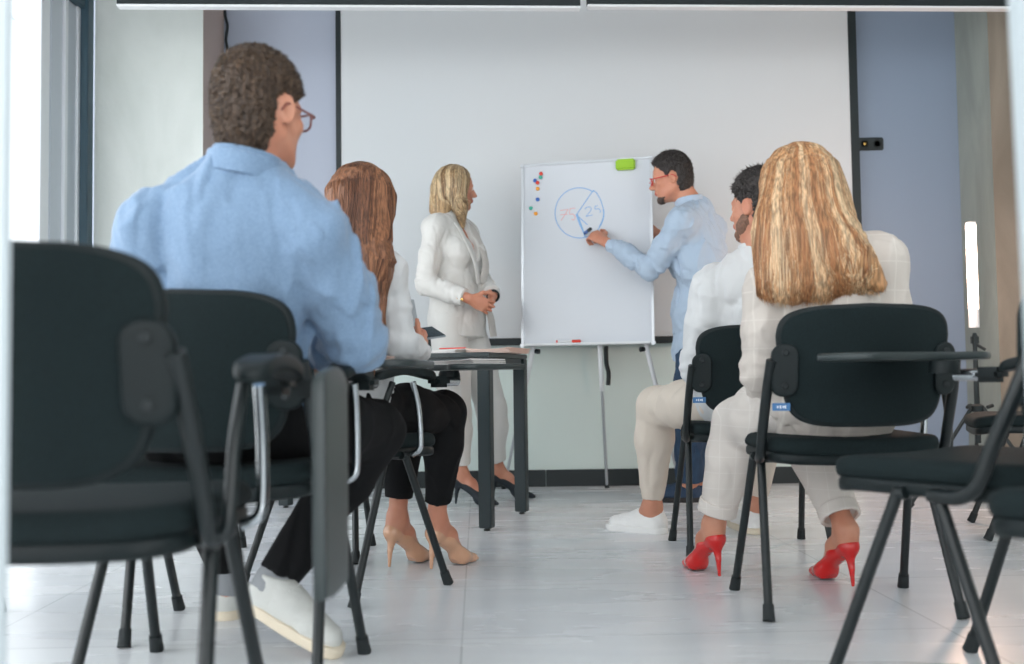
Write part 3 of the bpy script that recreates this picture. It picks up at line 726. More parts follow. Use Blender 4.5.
MB().lathe([(0, 0), (.023, 0), (.023, z2-z1-.012), (0, z2-z1-.012)], (X0, Y0, z1), (0, 0, 1), 18).build('glowing_tube', 'tube_glow', tl)
MB().lathe([(0, 0), (.024, 0), (.024, .01), (0, .012)], (X0, Y0, z2-.012), (0, 0, 1), 18).build('end_cap', 'white', tl)
# ------------------------------------------------------------------ people
UP = A(0, 0, 1)
def frame(fwd, up=UP):
    f = nrm(fwd); r = nrm(np.cross(f, up)); u = np.cross(r, f); return np.stack([r, f, u])      # rows
def L2W(o, Fr, p): return np.asarray(o)+p[0]*Fr[0]+p[1]*Fr[1]+p[2]*Fr[2]
def add_head(s, C, Fr, sc=1.0, neck=None, fem=False, down=None):
    """skull, face, ears and neck as one surface"""
    w = lambda x, y, z: L2W(C, Fr, (x*sc, y*sc, z*sc))
    E = lambda p, r, k=.015: s.ell(w(*p), [q*sc for q in r], Fr, k)
    E((0, -.012, .035), (.0745, .097, .087)); E((0, -.045, -.015), (.062, .055, .06), .03)
    E((0, .028, -.028), (.060, .062, .083), .02)
    j = .9 if fem else 1.0
    for sx in (-1, 1):
        s.rc(w(sx*.052*j, -.004, -.048), .020*sc, w(sx*.022*j, .060, -.090), .017*sc, .02)
        E((sx*.042, .052, -.018), (.024, .022, .020), .015)
    E((0, .064, -.094), (.022*j, .019, .018), .015)
    s.rc(w(-.034, .074, .026), .011*sc, w(.034, .074, .026), .011*sc, .012)
    for sx in (-1, 1): s.sub(ell(w(sx*.031, .096, .008), [.019*sc, .016*sc, .011*sc], Fr), .010)
    s.rc(w(0, .084, .014), .0075*sc, w(0, .107, -.022), .0105*sc, .010)
    for sx in (-1, 1):
        s.rc(w(sx*.006, .100, -.027), .007*sc, w(sx*.012, .092, -.028), .0065*sc, .006)
        s.ell(w(sx*.031, .0745, .007), [.0125*sc]*3, None, .002)
    s.rc(w(-.017, .088, -.051), .0055*sc, w(.017, .088, -.051), .0055*sc, .006); s.rc(w(-.014, .087, -.060), .0065*sc, w(.014, .087, -.060), .0065*sc, .006)
    for sx in (-1, 1):
        ear = frame(Fr[1]*.90+Fr[0]*sx*-.0+Fr[2]*.0, Fr[2])
        e = nrm(Fr[0]*sx*.85-Fr[1]*.45); ER = np.stack([e, nrm(np.cross(Fr[2], e)), Fr[2]])
        E_c = w(sx*.081, -.010, -.002)
        s.ell(E_c, [.0075*sc, .019*sc, .033*sc], ER, .008); s.sub(ell(E_c+e*.007*sc+Fr[1]*.004, [.005*sc, .011*sc, .021*sc], ER), .005)
    if neck is not None:
        r = .048 if fem else .058
        s.rc(w(0, -.028, -.035), r*sc, neck, r*1.03*sc, .025); s.rc(neck, r*1.03*sc, np.array(neck)+(down if down is not None else -Fr[2]*.05), r*1.1*sc, .02)
def head_mat(C, Fr, sc):
    def g(P):
        q = ((P-C)@Fr.T)/sc; x, y, z = q.T; m = np.zeros(len(P), int)
        lip = (np.abs(x) < .021) & (y > .086) & (np.abs(z+.0555) < .0105); m[lip] = 1
        for sx in (-1, 1):
            d = np.sqrt((x-sx*.031)**2+(y-.0745)**2+(z-.007)**2); ey_ = (d < .0132) & (y > .080); m[ey_] = 2
            m[(d < .0138) & (np.hypot(x-sx*.031, z-.007) < .0055) & (y > .080)] = 3
        return m
    return g
def add_hand(s, Wr, d, n, side, curl=.5, sc=1.0, spread=.10, thumb=.5, fcurl=None, k=.003):
    """wrist point, direction to the knuckles, palm normal, side +1 = right hand"""
    d = nrm(d); n = nrm(np.asarray(n)-d*np.dot(n, d)); t = np.cross(d, n)*side     # thumb side
    Wr = np.asarray(Wr)
    PR = np.stack([t, d, n])
    s.rc(Wr-d*.02, .025*sc, Wr+d*.02*sc, .026*sc, .012, flat=(n, .72))
    s.ell(Wr+d*.052*sc+t*.002, [.040*sc, .052*sc, .017*sc], PR, .012)
    s.ell(Wr+d*.035*sc+t*.022*sc+n*.008*sc, [.018*sc, .030*sc, .015*sc], PR, .01)
    LN = (.040, .044, .041, .032)
    for i, (off, ln) in enumerate(zip((.030, .010, -.010, -.029), LN)):
        c = fcurl[i] if fcurl else curl
        p = Wr+d*(.088-.004*abs(i-1.2))*sc+t*off*sc; ang = 0; a = -(i-1.3)*spread
        dd = nrm(d+t*a*1.0); r = (.0092, .0095, .0090, .0080)[i]*sc
        s.rc(p-dd*.025*sc, r, p, r*1.02, .006)
        for jn, (kl, kc) in enumerate(((1.0, 1.1), (.62, 1.35), (.5, .8))):
            ang += c*kc; q = p+(dd*math.cos(ang)+n*math.sin(ang))*ln*kl*sc; s.rc(p, r*(1-.07*jn), q, r*(.92-.07*jn), k if jn == 0 else .001); p = q
    p = Wr+d*.022*sc+t*.026*sc+n*.006*sc
    for ln, v, r in ((.042, d*.62+t*.72+n*.25*thumb, .0125), (.032, d*.85+t*.35+n*.5*thumb, .0105), (.026, d*.92+t*.05+n*.6*thumb, .0092)):
        q = p+nrm(v)*ln*sc; s.rc(p, r*sc, q, r*.9*sc, .006); p = q
def foot_frame(O, fwd, raise_ang=0, rollv=None):
    f = nrm(A(fwd[0], fwd[1], 0)); r = np.cross(f, UP)
    ca, sa = math.cos(raise_ang), math.sin(raise_ang)
    return np.stack([r, f*ca-UP*sa, UP*ca+f*sa])        # heel lifted: forward axis dips to the toe
def add_foot(s, O, Fr, ank, hh=0.0, L=.255, sc=1.0):
    w = lambda x, y, z: L2W(O, Fr, (x, y, z))
    ank = np.asarray(ank); r = .034*sc
    s.rc(ank, r, w(0, .028, hh+.035), .030*sc, .02)
    ball = w(0, L*.68, .024)
    s.rc(ank, r*.95, w(0, L*.42, hh*.55+.058), .029*sc, .03); s.rc(w(0, L*.42, hh*.55+.055), .029*sc, ball, (.026 if hh == 0 else .018)*sc, .02)
    rb = .026*sc if hh == 0 else .018*sc
    if hh == 0: s.rc(w(-.016, L*.68, .02), .022*sc, w(-.008, L*.88, .015), .014*sc, .015); s.rc(w(.016, L*.68, .02), .022*sc, w(.008, L*.88, .015), .014*sc, .015)
    else: s.rc(w(0, L*.62, .022), .022*sc, w(0, L*.84, .012), .009*sc, .015)
    s.rc(w(0, .028, hh+.035), .03*sc, ball, (.024 if hh == 0 else .017)*sc, .02)
def sneaker(parent, O, Fr, mats_, L=.285, sole='solew', laces=True, wd=1.0):
    w = lambda x, y, z: L2W(O, Fr, (x*wd, y-.012, z)); s = SDF()
    s.rc(w(0, .045, .052), .037, w(0, .055, .088), .036, .02); s.rc(w(0, .045, .045), .036, w(0, .12, .05), .039, .02); s.rc(w(0, .048, .025), .040, w(0, .14, .03), .040, .02)
    s.rc(w(0, .10, .066), .033, w(0, .185, .04), .032, .025); s.rc(w(-.010, .19, .032), .034, w(-.006, .235, .028), .030, .02); s.rc(w(.010, .19, .032), .034, w(.003, .235, .028), .029, .02)
    o_, F2 = np.asarray(O, np.float32), np.asarray(Fr, np.float32)
    s.cut(lambda P: (P-o_)@F2[2]-.098-.12*(((P-o_)@F2[1])-.05)); s.cut(lambda P: .018-(P-o_)@F2[2])
    s.post.append(folds(.0012, (40, 40, 60), 2))
    V, Q = s.mesh(.004); up_ = mk('shoe', V, Q, mats_, parent)
    def sf(P):
        q = (P-o_)@F2.T; x, y, z = q.T; y = y+.012; t = np.clip((y-.045)/.195, 0, 1); r = .0405+.006*np.sin(t*PI)+.002
        dd = np.hypot(x, y-.045-t*.195)-r*wd; dz = np.abs(z-.012)-.012
        return np.minimum(np.maximum(dd, dz), 0)+np.hypot(np.maximum(dd, 0), np.maximum(dz, 0))-.001
    s2 = SDF(); s2.bb(w(0, 0, .01), w(0, .29, .01), m=.07); s2.u(sf, 0); V, Q = s2.mesh(.004); mk('sole', V, Q, sole, up_)
    if laces:
        mb = MB()
        for i in range(5):
            y = .115+.018*i; z = .103-.0095*i-.0
            mb.tube(cr([w(-.026, y, z-.013), w(0, y+.002*(-1)**i, z-.0005), w(.026, y, z-.013)], 4), .0028, 6)
        mb.build('laces', mats_, up_)
    # collar opening
    return up_
def pump(parent, O, Fr, m, hh=.095, L=.235, name='high_heel_shoe'):
    o_, F2 = np.asarray(O, np.float32), np.asarray(Fr, np.float32); w = lambda x, y, z: L2W(O, Fr, (x, y, z)); s = SDF()
    b = L*.62
    s.rc(w(0, .024, hh+.028), .0285, w(0, .03, hh+.045), .0265, .01); s.rc(w(0, .026, hh+.022), .027, w(0, .085, hh*.62+.03), .026, .02)
    s.rc(w(0, .085, hh*.62+.03), .026, w(0, b, .030), .033, .02, flat=(Fr[2], .8)); s.rc(w(0, b, .026), .035, w(0, L-.03, .016), .019, .02, flat=(Fr[2], .75)); s.rc(w(0, L-.04, .016), .018, w(0, L-.006, .010), .008, .01)
    def top(P):
        q = (P-o_)@F2.T; y = q[:, 1]; h = np.interp(y, [0, .02, .05, .09, b, b+.012, b+.03, 1], [hh+.066, hh+.062, hh*.9+.050, hh*.55+.058, .060, .062, .2, .3]).astype(np.float32); return (q[:, 2]-h)*.7
    s.cut(top)
    def bot(P):
        q = (P-o_)@F2.T; y = q[:, 1]; h = np.interp(y, [0, .035, .08, b-.02, b, L], [hh, hh-.006, hh*.5, .006, .001, .002]).astype(np.float32); return (h-q[:, 2])*.75
    s.cut(bot)
    s.u(rc(w(0, .022, hh+.008), .017, w(0, .012, hh*.6), .009), .012).u(rc(w(0, .012, hh*.6), .009, w(0, .008, .004), .0048, cut=True), .004); s.bb(w(0, .008, 0), m=.03)
    V, Q = s.mesh(.003); c = V[Q].mean(1); nn = np.cross(V[Q[:, 1]]-V[Q[:, 0]], V[Q[:, 2]]-V[Q[:, 0]]); nn /= np.linalg.norm(nn, axis=1, keepdims=True)+1e-9
    q = (c-O)@Fr.T; fm = ((nn@Fr[2] < -.86) & (q[:, 1] > .034)).astype(int)
    return mk(name, V, Q, [m, 'soleb'], parent, fmat=fm)

def torso(s, J, o=0.0, fem=False, k=.04, belly=0.0, hips=1.0, wide=1.0):
    pel, nk = J['pel'], J['neck']; up = nrm(nk-pel); rt = J['shR']-J['shL']; rt = nrm(rt-up*np.dot(rt, up)); fw = np.cross(up, rt); R = np.stack([rt, fw, up])
    L = np.linalg.norm(nk-pel); hw = np.linalg.norm(J['shR']-J['shL'])/2
    rp = J.get('hipR', pel)-J.get('hipL', pel); rp = nrm(rp) if np.linalg.norm(rp) > .01 else rt; upp = nrm(UP-rp*rp[2]); Rp = np.stack([rp, np.cross(upp, rp), upp])
    s.ell(pel, [(.160*hips+o), .115+o, .115+o], Rp, k)
    s.ell(pel+up*L*.30+fw*belly*.5, [(.135 if fem else .145)*wide+o, .098+o+belly*.6, .15+o], R, k)
    s.ell(pel+up*L*.66-fw*.005, [hw*.86*wide+o, .108+o, .17+o], R, k)
    s.rc(J['shL']-up*.005+rt*.02, .052+o, J['shR']-up*.005-rt*.02, .052+o, k)
    if o > 0: s.rc(nk-up*.075, .085, nk-up*.008, .068 if not fem else .056, .03)
    for q in ('shL', 'shR'): s.rc(nk+up*.012, .042+o*.6, lerp(nk, J[q], .85)+up*.012, .046+o*.8, .04); 
    if fem:
        for sx in (-1, 1): s.ell(pel+up*L*.66+fw*.085+rt*sx*.07, [.055+o, .045+o, .055+o], R, .04)
    return R, up
def limb(s, pts, rs, k=.02, cut=False):
    for i in range(len(pts)-1):
        last = cut and i == len(pts)-2
        s.rc(pts[i], rs[i], pts[i+1], rs[i+1], k if not last else .006, cut=last)
def body_mesh(root, name, J, sc=1.0, fem=False, skin='skin', hands=None, feet=None, h=.005):
    s = SDF(); f_ = .88 if fem else 1.0
    torso(s, J, 0, fem)
    for q in 'LR':
        limb(s, [J['sh'+q], J['el'+q], J['wr'+q]], [.048*f_, .036*f_, .026*f_]); s.rc(J['el'+q], .037*f_, lerp(J['el'+q], J['wr'+q], .35), .039*f_, .02)
        limb(s, [J['hip'+q], J['kn'+q], J['an'+q]], [.082*f_, .052*f_, .034*f_], .03)
        kn, an = J['kn'+q], J['an'+q]; ax = nrm(an-kn); back = J.get('calf'+q, -J['fwd']); s.ell(lerp(kn, an, .32)+back*.007, [.041*f_, .044*f_, .10], np.stack([nrm(np.cross(ax, back)), nrm(np.cross(ax, np.cross(ax, back))), ax]), .03)
    add_head(s, J['head'], J['HF'], sc, J['neck'], fem, nrm(J['pel']-J['neck'])*.05)
    for q in 'LR':
        if hands and q in hands: add_hand(s, J['wr'+q], *hands[q])
        else: add_hand(s, J['wr'+q], nrm(J['wr'+q]-J['el'+q]), -UP, 1 if q == 'R' else -1, .35, .95*f_)
        if feet and q in feet: add_foot(s, *feet[q])
    V, Q = s.mesh(h); g = head_mat(J['head'], J['HF'], sc)
    return mk('body', V, Q, [skin, 'lip', 'eyew', 'iris'], root, fmat=g(V[Q].mean(1))), s

def strands(name, s, paths, mats_, parent, r=.0016, off=.0035, n=15, taper=True, matids=None, proj=True, tipfree=.93):
    """locks of hair: thin tubes laid on a surface; paths: list of control polylines"""
    allp = []
    for p in paths:
        c = cr(p, 6); idx = np.linspace(0, len(c)-1, n); c = np.array(c); q = np.array([lerp(c[int(i)], c[min(int(i)+1, len(c)-1)], i-int(i)) for i in idx]); allp.append(q)
    P = np.array(allp); S_, n_, _ = P.shape
    if proj:
        last = int(n_*tipfree); Q = P[:, :last].reshape(-1, 3); keep_ = s.post; s.post = []; Q2 = s.project(Q, off, 3); s.post = keep_; shift = (Q2-Q).reshape(S_, last, 3)
        P[:, :last] += shift
        tng = P[:, last-1]-P[:, last-2]; tng /= np.linalg.norm(tng, axis=1, keepdims=True)+1e-9
        ext = RNG.uniform(.0, .02, S_)[:, None]
        for i in range(last, n_): P[:, i] = P[:, last-1]+(tng*.5+A(0, 0, -.5))*ext*(i-last+1)/(n_-last)
    V = []; F = []; fm = []
    for i in range(S_):
        rr = r*RNG.uniform(.6, 1.3); base = len(V); T = np.gradient(P[i], axis=0); T /= np.linalg.norm(T, axis=1, keepdims=True)+1e-9
        u = A(.3, -1, .2)
        for j in range(n_):
            u = nrm(u-T[j]*np.dot(u, T[j])); v = np.cross(T[j], u); t = j/(n_-1); q = rr*(1-.85*max(0, (t-.6)/.4)) if taper else rr
            q *= min(1, .75+t*4)
            for k in range(4):
                a = PI/2*k; V.append(P[i, j]+q*(math.cos(a)*u*.7+math.sin(a)*v))
        mid_ = P[i, n_//2]; nz = float(vnoise(mid_[None].astype(np.float32), (45, 45, 2), 5)[0])+RNG.normal(0, .16); m = 1 if nz > .56 else (2 if nz < .36 else 0)
        for j in range(n_-1):
            for k in range(4):
                k2 = (k+1) % 4; F.append((base+j*4+k, base+j*4+k2, base+(j+1)*4+k2, base+(j+1)*4+k)); fm.append(m)
    return V, F, fm
def build_hair(name, s, paths, mats_, parent, h=.004, base_mat=0, **kw):
    V, Q = s.mesh(h); V2, F2, fm = strands(name, s, paths, mats_, parent, **kw)
    n = len(V); Vt = V.tolist()+[list(v) for v in V2]; Ft = Q.tolist()+[[i+n for i in f] for f in F2]
    return mk(name, Vt, Ft, mats_, parent, fmat=[base_mat]*len(Q)+list(fm))
def short_hair(root, C, Fr, sc, mats_, tufts=2600, cutline=(.9, .02, .03), thick=.010, top=.012, ln=.016, wave=.004, nape=-.085):
    w = lambda x, y, z: L2W(C, Fr, (x*sc, y*sc, z*sc)); s = SDF()
    s.ell(w(0, -.010, .040+top*.4), [(.0755+thick*.55)*sc, (.097+thick)*sc, (.087+top)*sc], Fr, .01)
    s.ell(w(0, -.044, -.018), [(.0625+thick*.5)*sc, (.056+thick*.7)*sc, (.068)*sc], Fr, .03)
    s.ell(w(0, -.038, -.055), [(.056+thick*.4)*sc, (.045+thick*.5)*sc, .055*sc], Fr, .03)
    o_, F2 = np.asarray(C, np.float32), np.asarray(Fr, np.float32); a, b, c = cutline
    def cutf(P):
        q = ((P-o_)@F2.T)/sc; x, y, z = q.T
        d1 = (y-np.maximum(a*(z-b)+c, -.034))/math.hypot(1, a)
        d2 = nape-z
        d3 = -(np.abs(x)-.088)*0-9
        ear = .024-np.hypot(y+.012, (z+.002)*.72)         # bare patch around the ear
        return np.maximum(np.maximum(d1, d2), np.where(np.abs(x) > .055, ear, -1))*sc
    s.cut(cutf); s.post.append(folds(-wave, (75, 75, 60), 4)); s.post.append(folds(-wave*.5, (170, 170, 150), 9))
    V, Q = s.mesh(.0035); c_ = V[Q].mean(1)
    pick = RNG.choice(len(c_), min(tufts, len(c_)), replace=False); P = c_[pick]; nn = s.grad(P)
    q = ((P-C)@Fr.T)/sc; comb = np.stack([q[:, 0]*.6, .25+np.where(q[:, 2] > .07, .9, -.3), np.where(q[:, 2] > .07, .25, -1.0)], 1)@Fr
    dirs = nn*.75+comb*.55+RNG.normal(0, .22, P.shape); dirs /= np.linalg.norm(dirs, axis=1, keepdims=True)
    keep = cutf((P).astype(np.float32)) < -.003*sc
    V2 = []; F2_ = []; fm = []
    for p, d, k in zip(P, dirs, keep):
        if not k: continue
        u = nrm(np.cross(d, A(.3, .2, .9))); v = np.cross(d, u); L = ln*RNG.uniform(.5, 1.2); r = .0019; b0 = len(V2)
        p0 = p-d*.004
        for t in range(3): a_ = 2*PI*t/3; V2.append(p0+r*(math.cos(a_)*u+math.sin(a_)*v))
        V2.append(p0+d*L); m = RNG.randint(len(mats_))
        for t in range(3): F2_.append([b0+t, b0+(t+1) % 3, b0+3]); fm.append(m)
    n = len(V)
    return mk('hair', V.tolist()+[list(v) for v in V2], Q.tolist()+[[i+n for i in f] for f in F2_], mats_, root, fmat=[0]*len(Q)+fm)
def glasses(root, C, Fr, sc, m):
    w = lambda x, y, z: L2W(C, Fr, (x*sc, y*sc, z*sc)); g = None
    mb = MB()
    for sx in (-1, 1):
        ringp = [w(sx*(.033+.024*math.copysign(abs(math.cos(a))**.7, math.cos(a))), .104-.010*abs(math.cos(a)), .004+.017*math.copysign(abs(math.sin(a))**.7, math.sin(a))) for a in np.linspace(0, 2*PI, 25)]
        mb.tube(ringp, .0024, 6, cap=False)
        mb.tube(cr([w(sx*.058, .096, .010), w(sx*.070, .088, .010), w(sx*.080, .03, .010), w(sx*.084, -.012, .010), w(sx*.084, -.03, -.008)], 4), .0025, 6)
    mb.tube(cr([w(-.010, .106, .006), w(0, .110, .009), w(.010, .106, .006)], 3), .0022, 6)
    g = mb.build('glasses', m, root)
    for sx in (-1, 1):
        l = MB().slab([(.022*math.cos(a), .0155*math.sin(a)) for a in np.linspace(0, 2*PI, 21)[:-1]], -.0005, .0005, .0003, lambda x, y, z: tuple(w(sx*.033+x, .101+z, .004+y)), n_in=1)
        l.build('lens', 'glass', g)
def cloth(root, name, s, m, h=.006, fold=None, extra=None, fmat=None, parent=None):
    for f in (fold or []): s.post.append(f)
    V, Q = s.mesh(h); return mk(name, V, Q, m, parent or root, fmat=(fmat(V[Q].mean(1)) if fmat else None))
def trousers(root, J, m, hemL, hemR, rs=(.10, .072, .060), o=.014, fem=False, seat=True, hips=1.0, fold=None, h=.006, waist=.12, name='trousers', hemr=None):
    s = SDF(); pel, nk = J['pel'], J['neck']; up = nrm(nk-pel)
    rp = nrm(J['hipR']-J['hipL']); upp = nrm(UP-rp*rp[2]); Rp = np.stack([rp, np.cross(upp, rp), upp])
    s.ell(pel, [.165*hips+o*.6, .12+o*.6, .115+o*.6], Rp, .03); s.rc(pel, .12, pel+up*.08, .115, .03)
    for q, hem in (('L', hemL), ('R', hemR)):
        kn = J['kn'+q]; an = J['an'+q]; hp = J['hip'+q]; e = lerp(kn, an, hem); hr = hemr or rs[2]
        s.rc(hp, rs[0], lerp(hp, kn, .5), (rs[0]+rs[1])/2+.006, .03); s.rc(lerp(hp, kn, .5), (rs[0]+rs[1])/2+.006, kn, rs[1], .03)
        s.rc(kn, rs[1], lerp(kn, e, .35), lerp(rs[1], rs[2], .25)+.002, .02); s.rc(lerp(kn, e, .35), lerp(rs[1], rs[2], .25)+.002, e, hr, .02, cut=True)
    return cloth(root, name, s, m, h, fold), s
def sleeve(s, sh, el, wr, r0, r1, r2, end=.95, k=.03):
    e = lerp(el, wr, end); s.post.append(wrinkle(sh, el, .95, .075, .0026, 130, 3)); s.post.append(wrinkle(el, e, .85, .06, .0022, 170, 5)); s.rc(sh, r0, lerp(sh, el, .5), (r0+r1)/2, k); s.rc(lerp(sh, el, .5), (r0+r1)/2, el, r1, .02); s.rc(el, r1, lerp(el, e, .6), lerp(r1, r2, .45), .02); s.rc(lerp(el, e, .6), lerp(r1, r2, .45), e, r2, .01, cut=True); return e
def ringpart(root, name, c, ax, R_, t, h, m, parent=None, tilt=None, gap=None):
    s = SDF(); s.bb(c, m=R_+t+h+.03); s.u(ring(c, ax, R_, t, h), 0)
    if gap is not None: s.sub(gap, .004)
    V, Q = s.mesh(.0035); return mk(name, V, Q, m, parent or root)
# ---------- 1: man in the light blue shirt, left foreground
def hd(yaw, tilt=0): a = math.radians(yaw); return nrm(A(math.sin(a), math.cos(a), math.sin(math.radians(tilt))))   # yaw clockwise from straight ahead
def person1():
    root = empty('person', (-.60, 2.15, 0), 'seated man in a light blue shirt and glasses, seen from behind on the left', 'person')
    J = dict(fwd=hd(2), head=W(261, 115, 2.03), neck=W(244, 178, 2.02), pel=A(-.61, 2.12, .565))
    J['HF'] = frame(hd(28, -2)); J['shL'] = W(150, 234, 2.01); J['shR'] = W(318, 234, 2.01)
    J['elL'] = W(118, 348, 2.10); J['wrL'] = A(-.66, 2.42, .60); J['elR'] = W(357, 342, 2.10); J['wrR'] = W(318, 356, 2.32)
    J['hipL'] = A(-.70, 2.14, .54); J['hipR'] = A(-.52, 2.14, .54); J['knL'] = A(-.82, 2.55, .51); J['knR'] = A(-.345, 2.52, .51)
    J['anL'] = A(-.775, 2.73, .10); J['anR'] = A(-.575, 2.40, .155)
    FL = foot_frame(0, (-.1, 1)); OL = A(-.775, 2.70, 0)
    fdir = A(.93, -.36, 0); FR = foot_frame(0, fdir, .42)
    toe = A(-.41, 2.325, .0); OR = toe-FR[1]*.265
    J['calfR'] = nrm(A(-.2, -1, -.2)); J['calfL'] = A(0, -1, 0)
    body_mesh(root, 'body', J, .97, feet={'L': (OL, FL, J['anL']), 'R': (OR, FR, J['anR'])})
    short_hair(root, J['head'], J['HF'], .97, HS, tufts=9000, cutline=(1.5, .02, .018), ln=.012, wave=.0022, nape=-.092)
    glasses(root, J['head'], J['HF'], .97, 'glass_frame_brown')
    s = SDF(); R, up = torso(s, J, .020, k=.035, wide=1.0)
    s.rc(J['pel']+up*.02, .15, J['pel']+up*.22, .138, .05)
    for q in 'LR': e = sleeve(s, J['sh'+q], J['el'+q], J['wr'+q], .069, .062, .042, .9)
    s.cut(lambda P: .57-P[:, 2])
    s.post.append(folds(.0110, (9, 9, 4.5), 1)); s.post.append(folds(.0030, (24, 24, 10), 5))
    # collar
    hf = nrm(J['HF'][1]*.3+J['fwd']); nk = J['neck']
    cax = nrm(up*1.0+A(.05, .22, 0))
    sh = cloth(root, 'shirt', s, 'bluecloth', .0055)
    ringpart(root, 'collar', nk+up*.026, cax, .064, .004, .024, 'bluecloth', sh)
    ringpart(root, 'collar_fold', nk+up*.018-A(0, .006, 0), cax, .072, .003, .020, 'bluecloth', sh)
    trousers(root, J, 'blackcloth', .90, .955, (.098, .072, .056), fold=[folds(.004, (12, 12, 6), 2)], hemr=.050)
    for q in 'LR': so_ = SDF(); so_.rc(lerp(J['an'+q], J['kn'+q], .25), .044, J['an'+q], .045, .02); so_.rc(J['an'+q], .042, J['an'+q]-(J['kn'+q]-J['an'+q])*.06, .041, .02, cut=True); cloth(root, 'sock', so_, 'sock', .004)
    sneaker(root, OL, FL, 'sneaker2'); sneaker(root, OR, FR, 'sneaker2')
person1()
# ---------- 2: seated woman with auburn hair and a phone
def person2():
    root = empty('person', (-.53, 3.15, 0), 'seated woman with auburn hair in a white blouse holding a phone', 'person')
    f = A(.616, .788, 0); r = A(.788, -.616, 0)
    J = dict(fwd=f, head=W(363, 206, 3.02), neck=W(357, 264, 3.04), pel=A(-.52, 3.08, .56)+r*.0)
    J['HF'] = frame(nrm(A(.35, .95, -.12))); nk = J['neck']
    J['shR'] = nk+r*.130-UP*.045; J['shL'] = nk-r*.130-UP*.045
    J['elR'] = W(400, 343, 2.97); J['wrR'] = W(420, 352, 3.13); J['elL'] = W(330, 350, 3.25); J['wrL'] = W(372, 350, 3.42)
    J['hipR'] = J['pel']+r*.085-UP*.02; J['hipL'] = J['pel']-r*.085-UP*.02
    J['knR'] = A(-.225, 3.32, .525); J['knL'] = A(-.37, 3.45, .52)
    J['anR'] = A(-.262, 3.385, .165); J['anL'] = A(-.40, 3.44, .165)
    OR = A(-.285, 3.36, 0); OL = A(-.43, 3.405, 0)
    fR = foot_frame(0, (.66, .75)); fL = foot_frame(0, (.62, .78)); J['calfR'] = -f; J['calfL'] = -f
    body_mesh(root, 'body', J, .93, True, 'skin', hands={'R': (nrm(W(425, 338, 3.19)-J['wrR']), nrm(A(-.9, .35, .25)), 1, .85, .86)}, feet={'R': (OR, fR, J['anR'], .09, .225, .86), 'L': (OL, fL, J['anL'], .09, .225, .86)})
    pump(root, OR, fR, 'beigepatent'); pump(root, OL, fL, 'beigepatent')
    s = SDF(); R, up = torso(s, J, .018, True, k=.045)
    s.rc(J['pel']+up*.05, .13, J['pel']+up*.2, .12, .05)
    for q in 'LR': sleeve(s, J['sh'+q], J['el'+q], J['wr'+q], .054, .047, .036, .95)
    cloth(root, 'blouse', s, 'whitecloth', .006, [folds(.005, (12, 12, 7), 3), folds(.002, (30, 30, 16), 6)])
    trousers(root, J, 'blackcloth', .80, .84, (.092, .068, .048), fem=True, fold=[folds(.005, (12, 12, 7), 4)], hemr=.046)
    # hair
    s = SDF(); C = J['head']; w = lambda u, v, y: W(u, v, y)
    s.ell(w(361, 200, 3.00), [.098, .108, .112], J['HF'], .03)
    s.rc(w(360, 205, 2.98), .092, w(367, 262, 2.90), .070, .04, flat=(A(0, 1, 0), .8)); s.rc(w(367, 262, 2.90), .070, w(366, 335, 2.85), .050, .04, flat=(A(0, 1, 0), .7)); s.rc(w(366, 335, 2.85), .050, w(368, 372, 2.84), .020, .03, flat=(A(0, 1, 0), .7))
    hf = np.asarray(J['HF'], np.float32); c32 = np.asarray(C, np.float32)
    s.cut(lambda P: ((P-c32)@hf[1])-.062+.35*np.minimum(0, (P-c32)@hf[2]-.03))
    s.post.append(folds(-.003, (60, 60, 3), 2))
    paths = []
    top = w(362, 168, 3.02)
    for i in range(900):
        a = RNG.uniform(-1, 1); b = RNG.uniform(-.6, .6)
        paths.append([top+A(.02*a, .02*b, 0), w(361+31*a, 188+12*abs(a), 2.94+.1*abs(a)), w(362+31*a, 235, 2.90+.1*abs(a)), w(366+24*a, 290, 2.80+.06*abs(a)), w(367+17*a, 335, 2.78+.03*abs(a)), w(368+13*a+RNG.uniform(-2, 2), 358+RNG.uniform(-8, 22)*(1-.3*abs(a)), 2.78)])
    build_hair('hair', s, paths, HA, root, r=.0017, matids=[.4, .3, .3])
person2()
def phone():
    p = W(423, 334, 3.19); t = empty('smartphone', p, 'dark smartphone held by the seated woman with auburn hair', 'phone')
    d = nrm(A(.62, .70, .12)); n = nrm(A(-.2, -1.1, 1)); n = nrm(n-d*np.dot(n, d)); R = np.stack([np.cross(d, n), d, n], 1)
    MB().box(p, (.072, .145, .007), R, bev=.003).build('phone_body', 'silver', t)
    MB().box(p+R@A(0, 0, .004), (.066, .137, .0015), R, bev=.0005).build('phone_screen', 'phone', t)
phone()
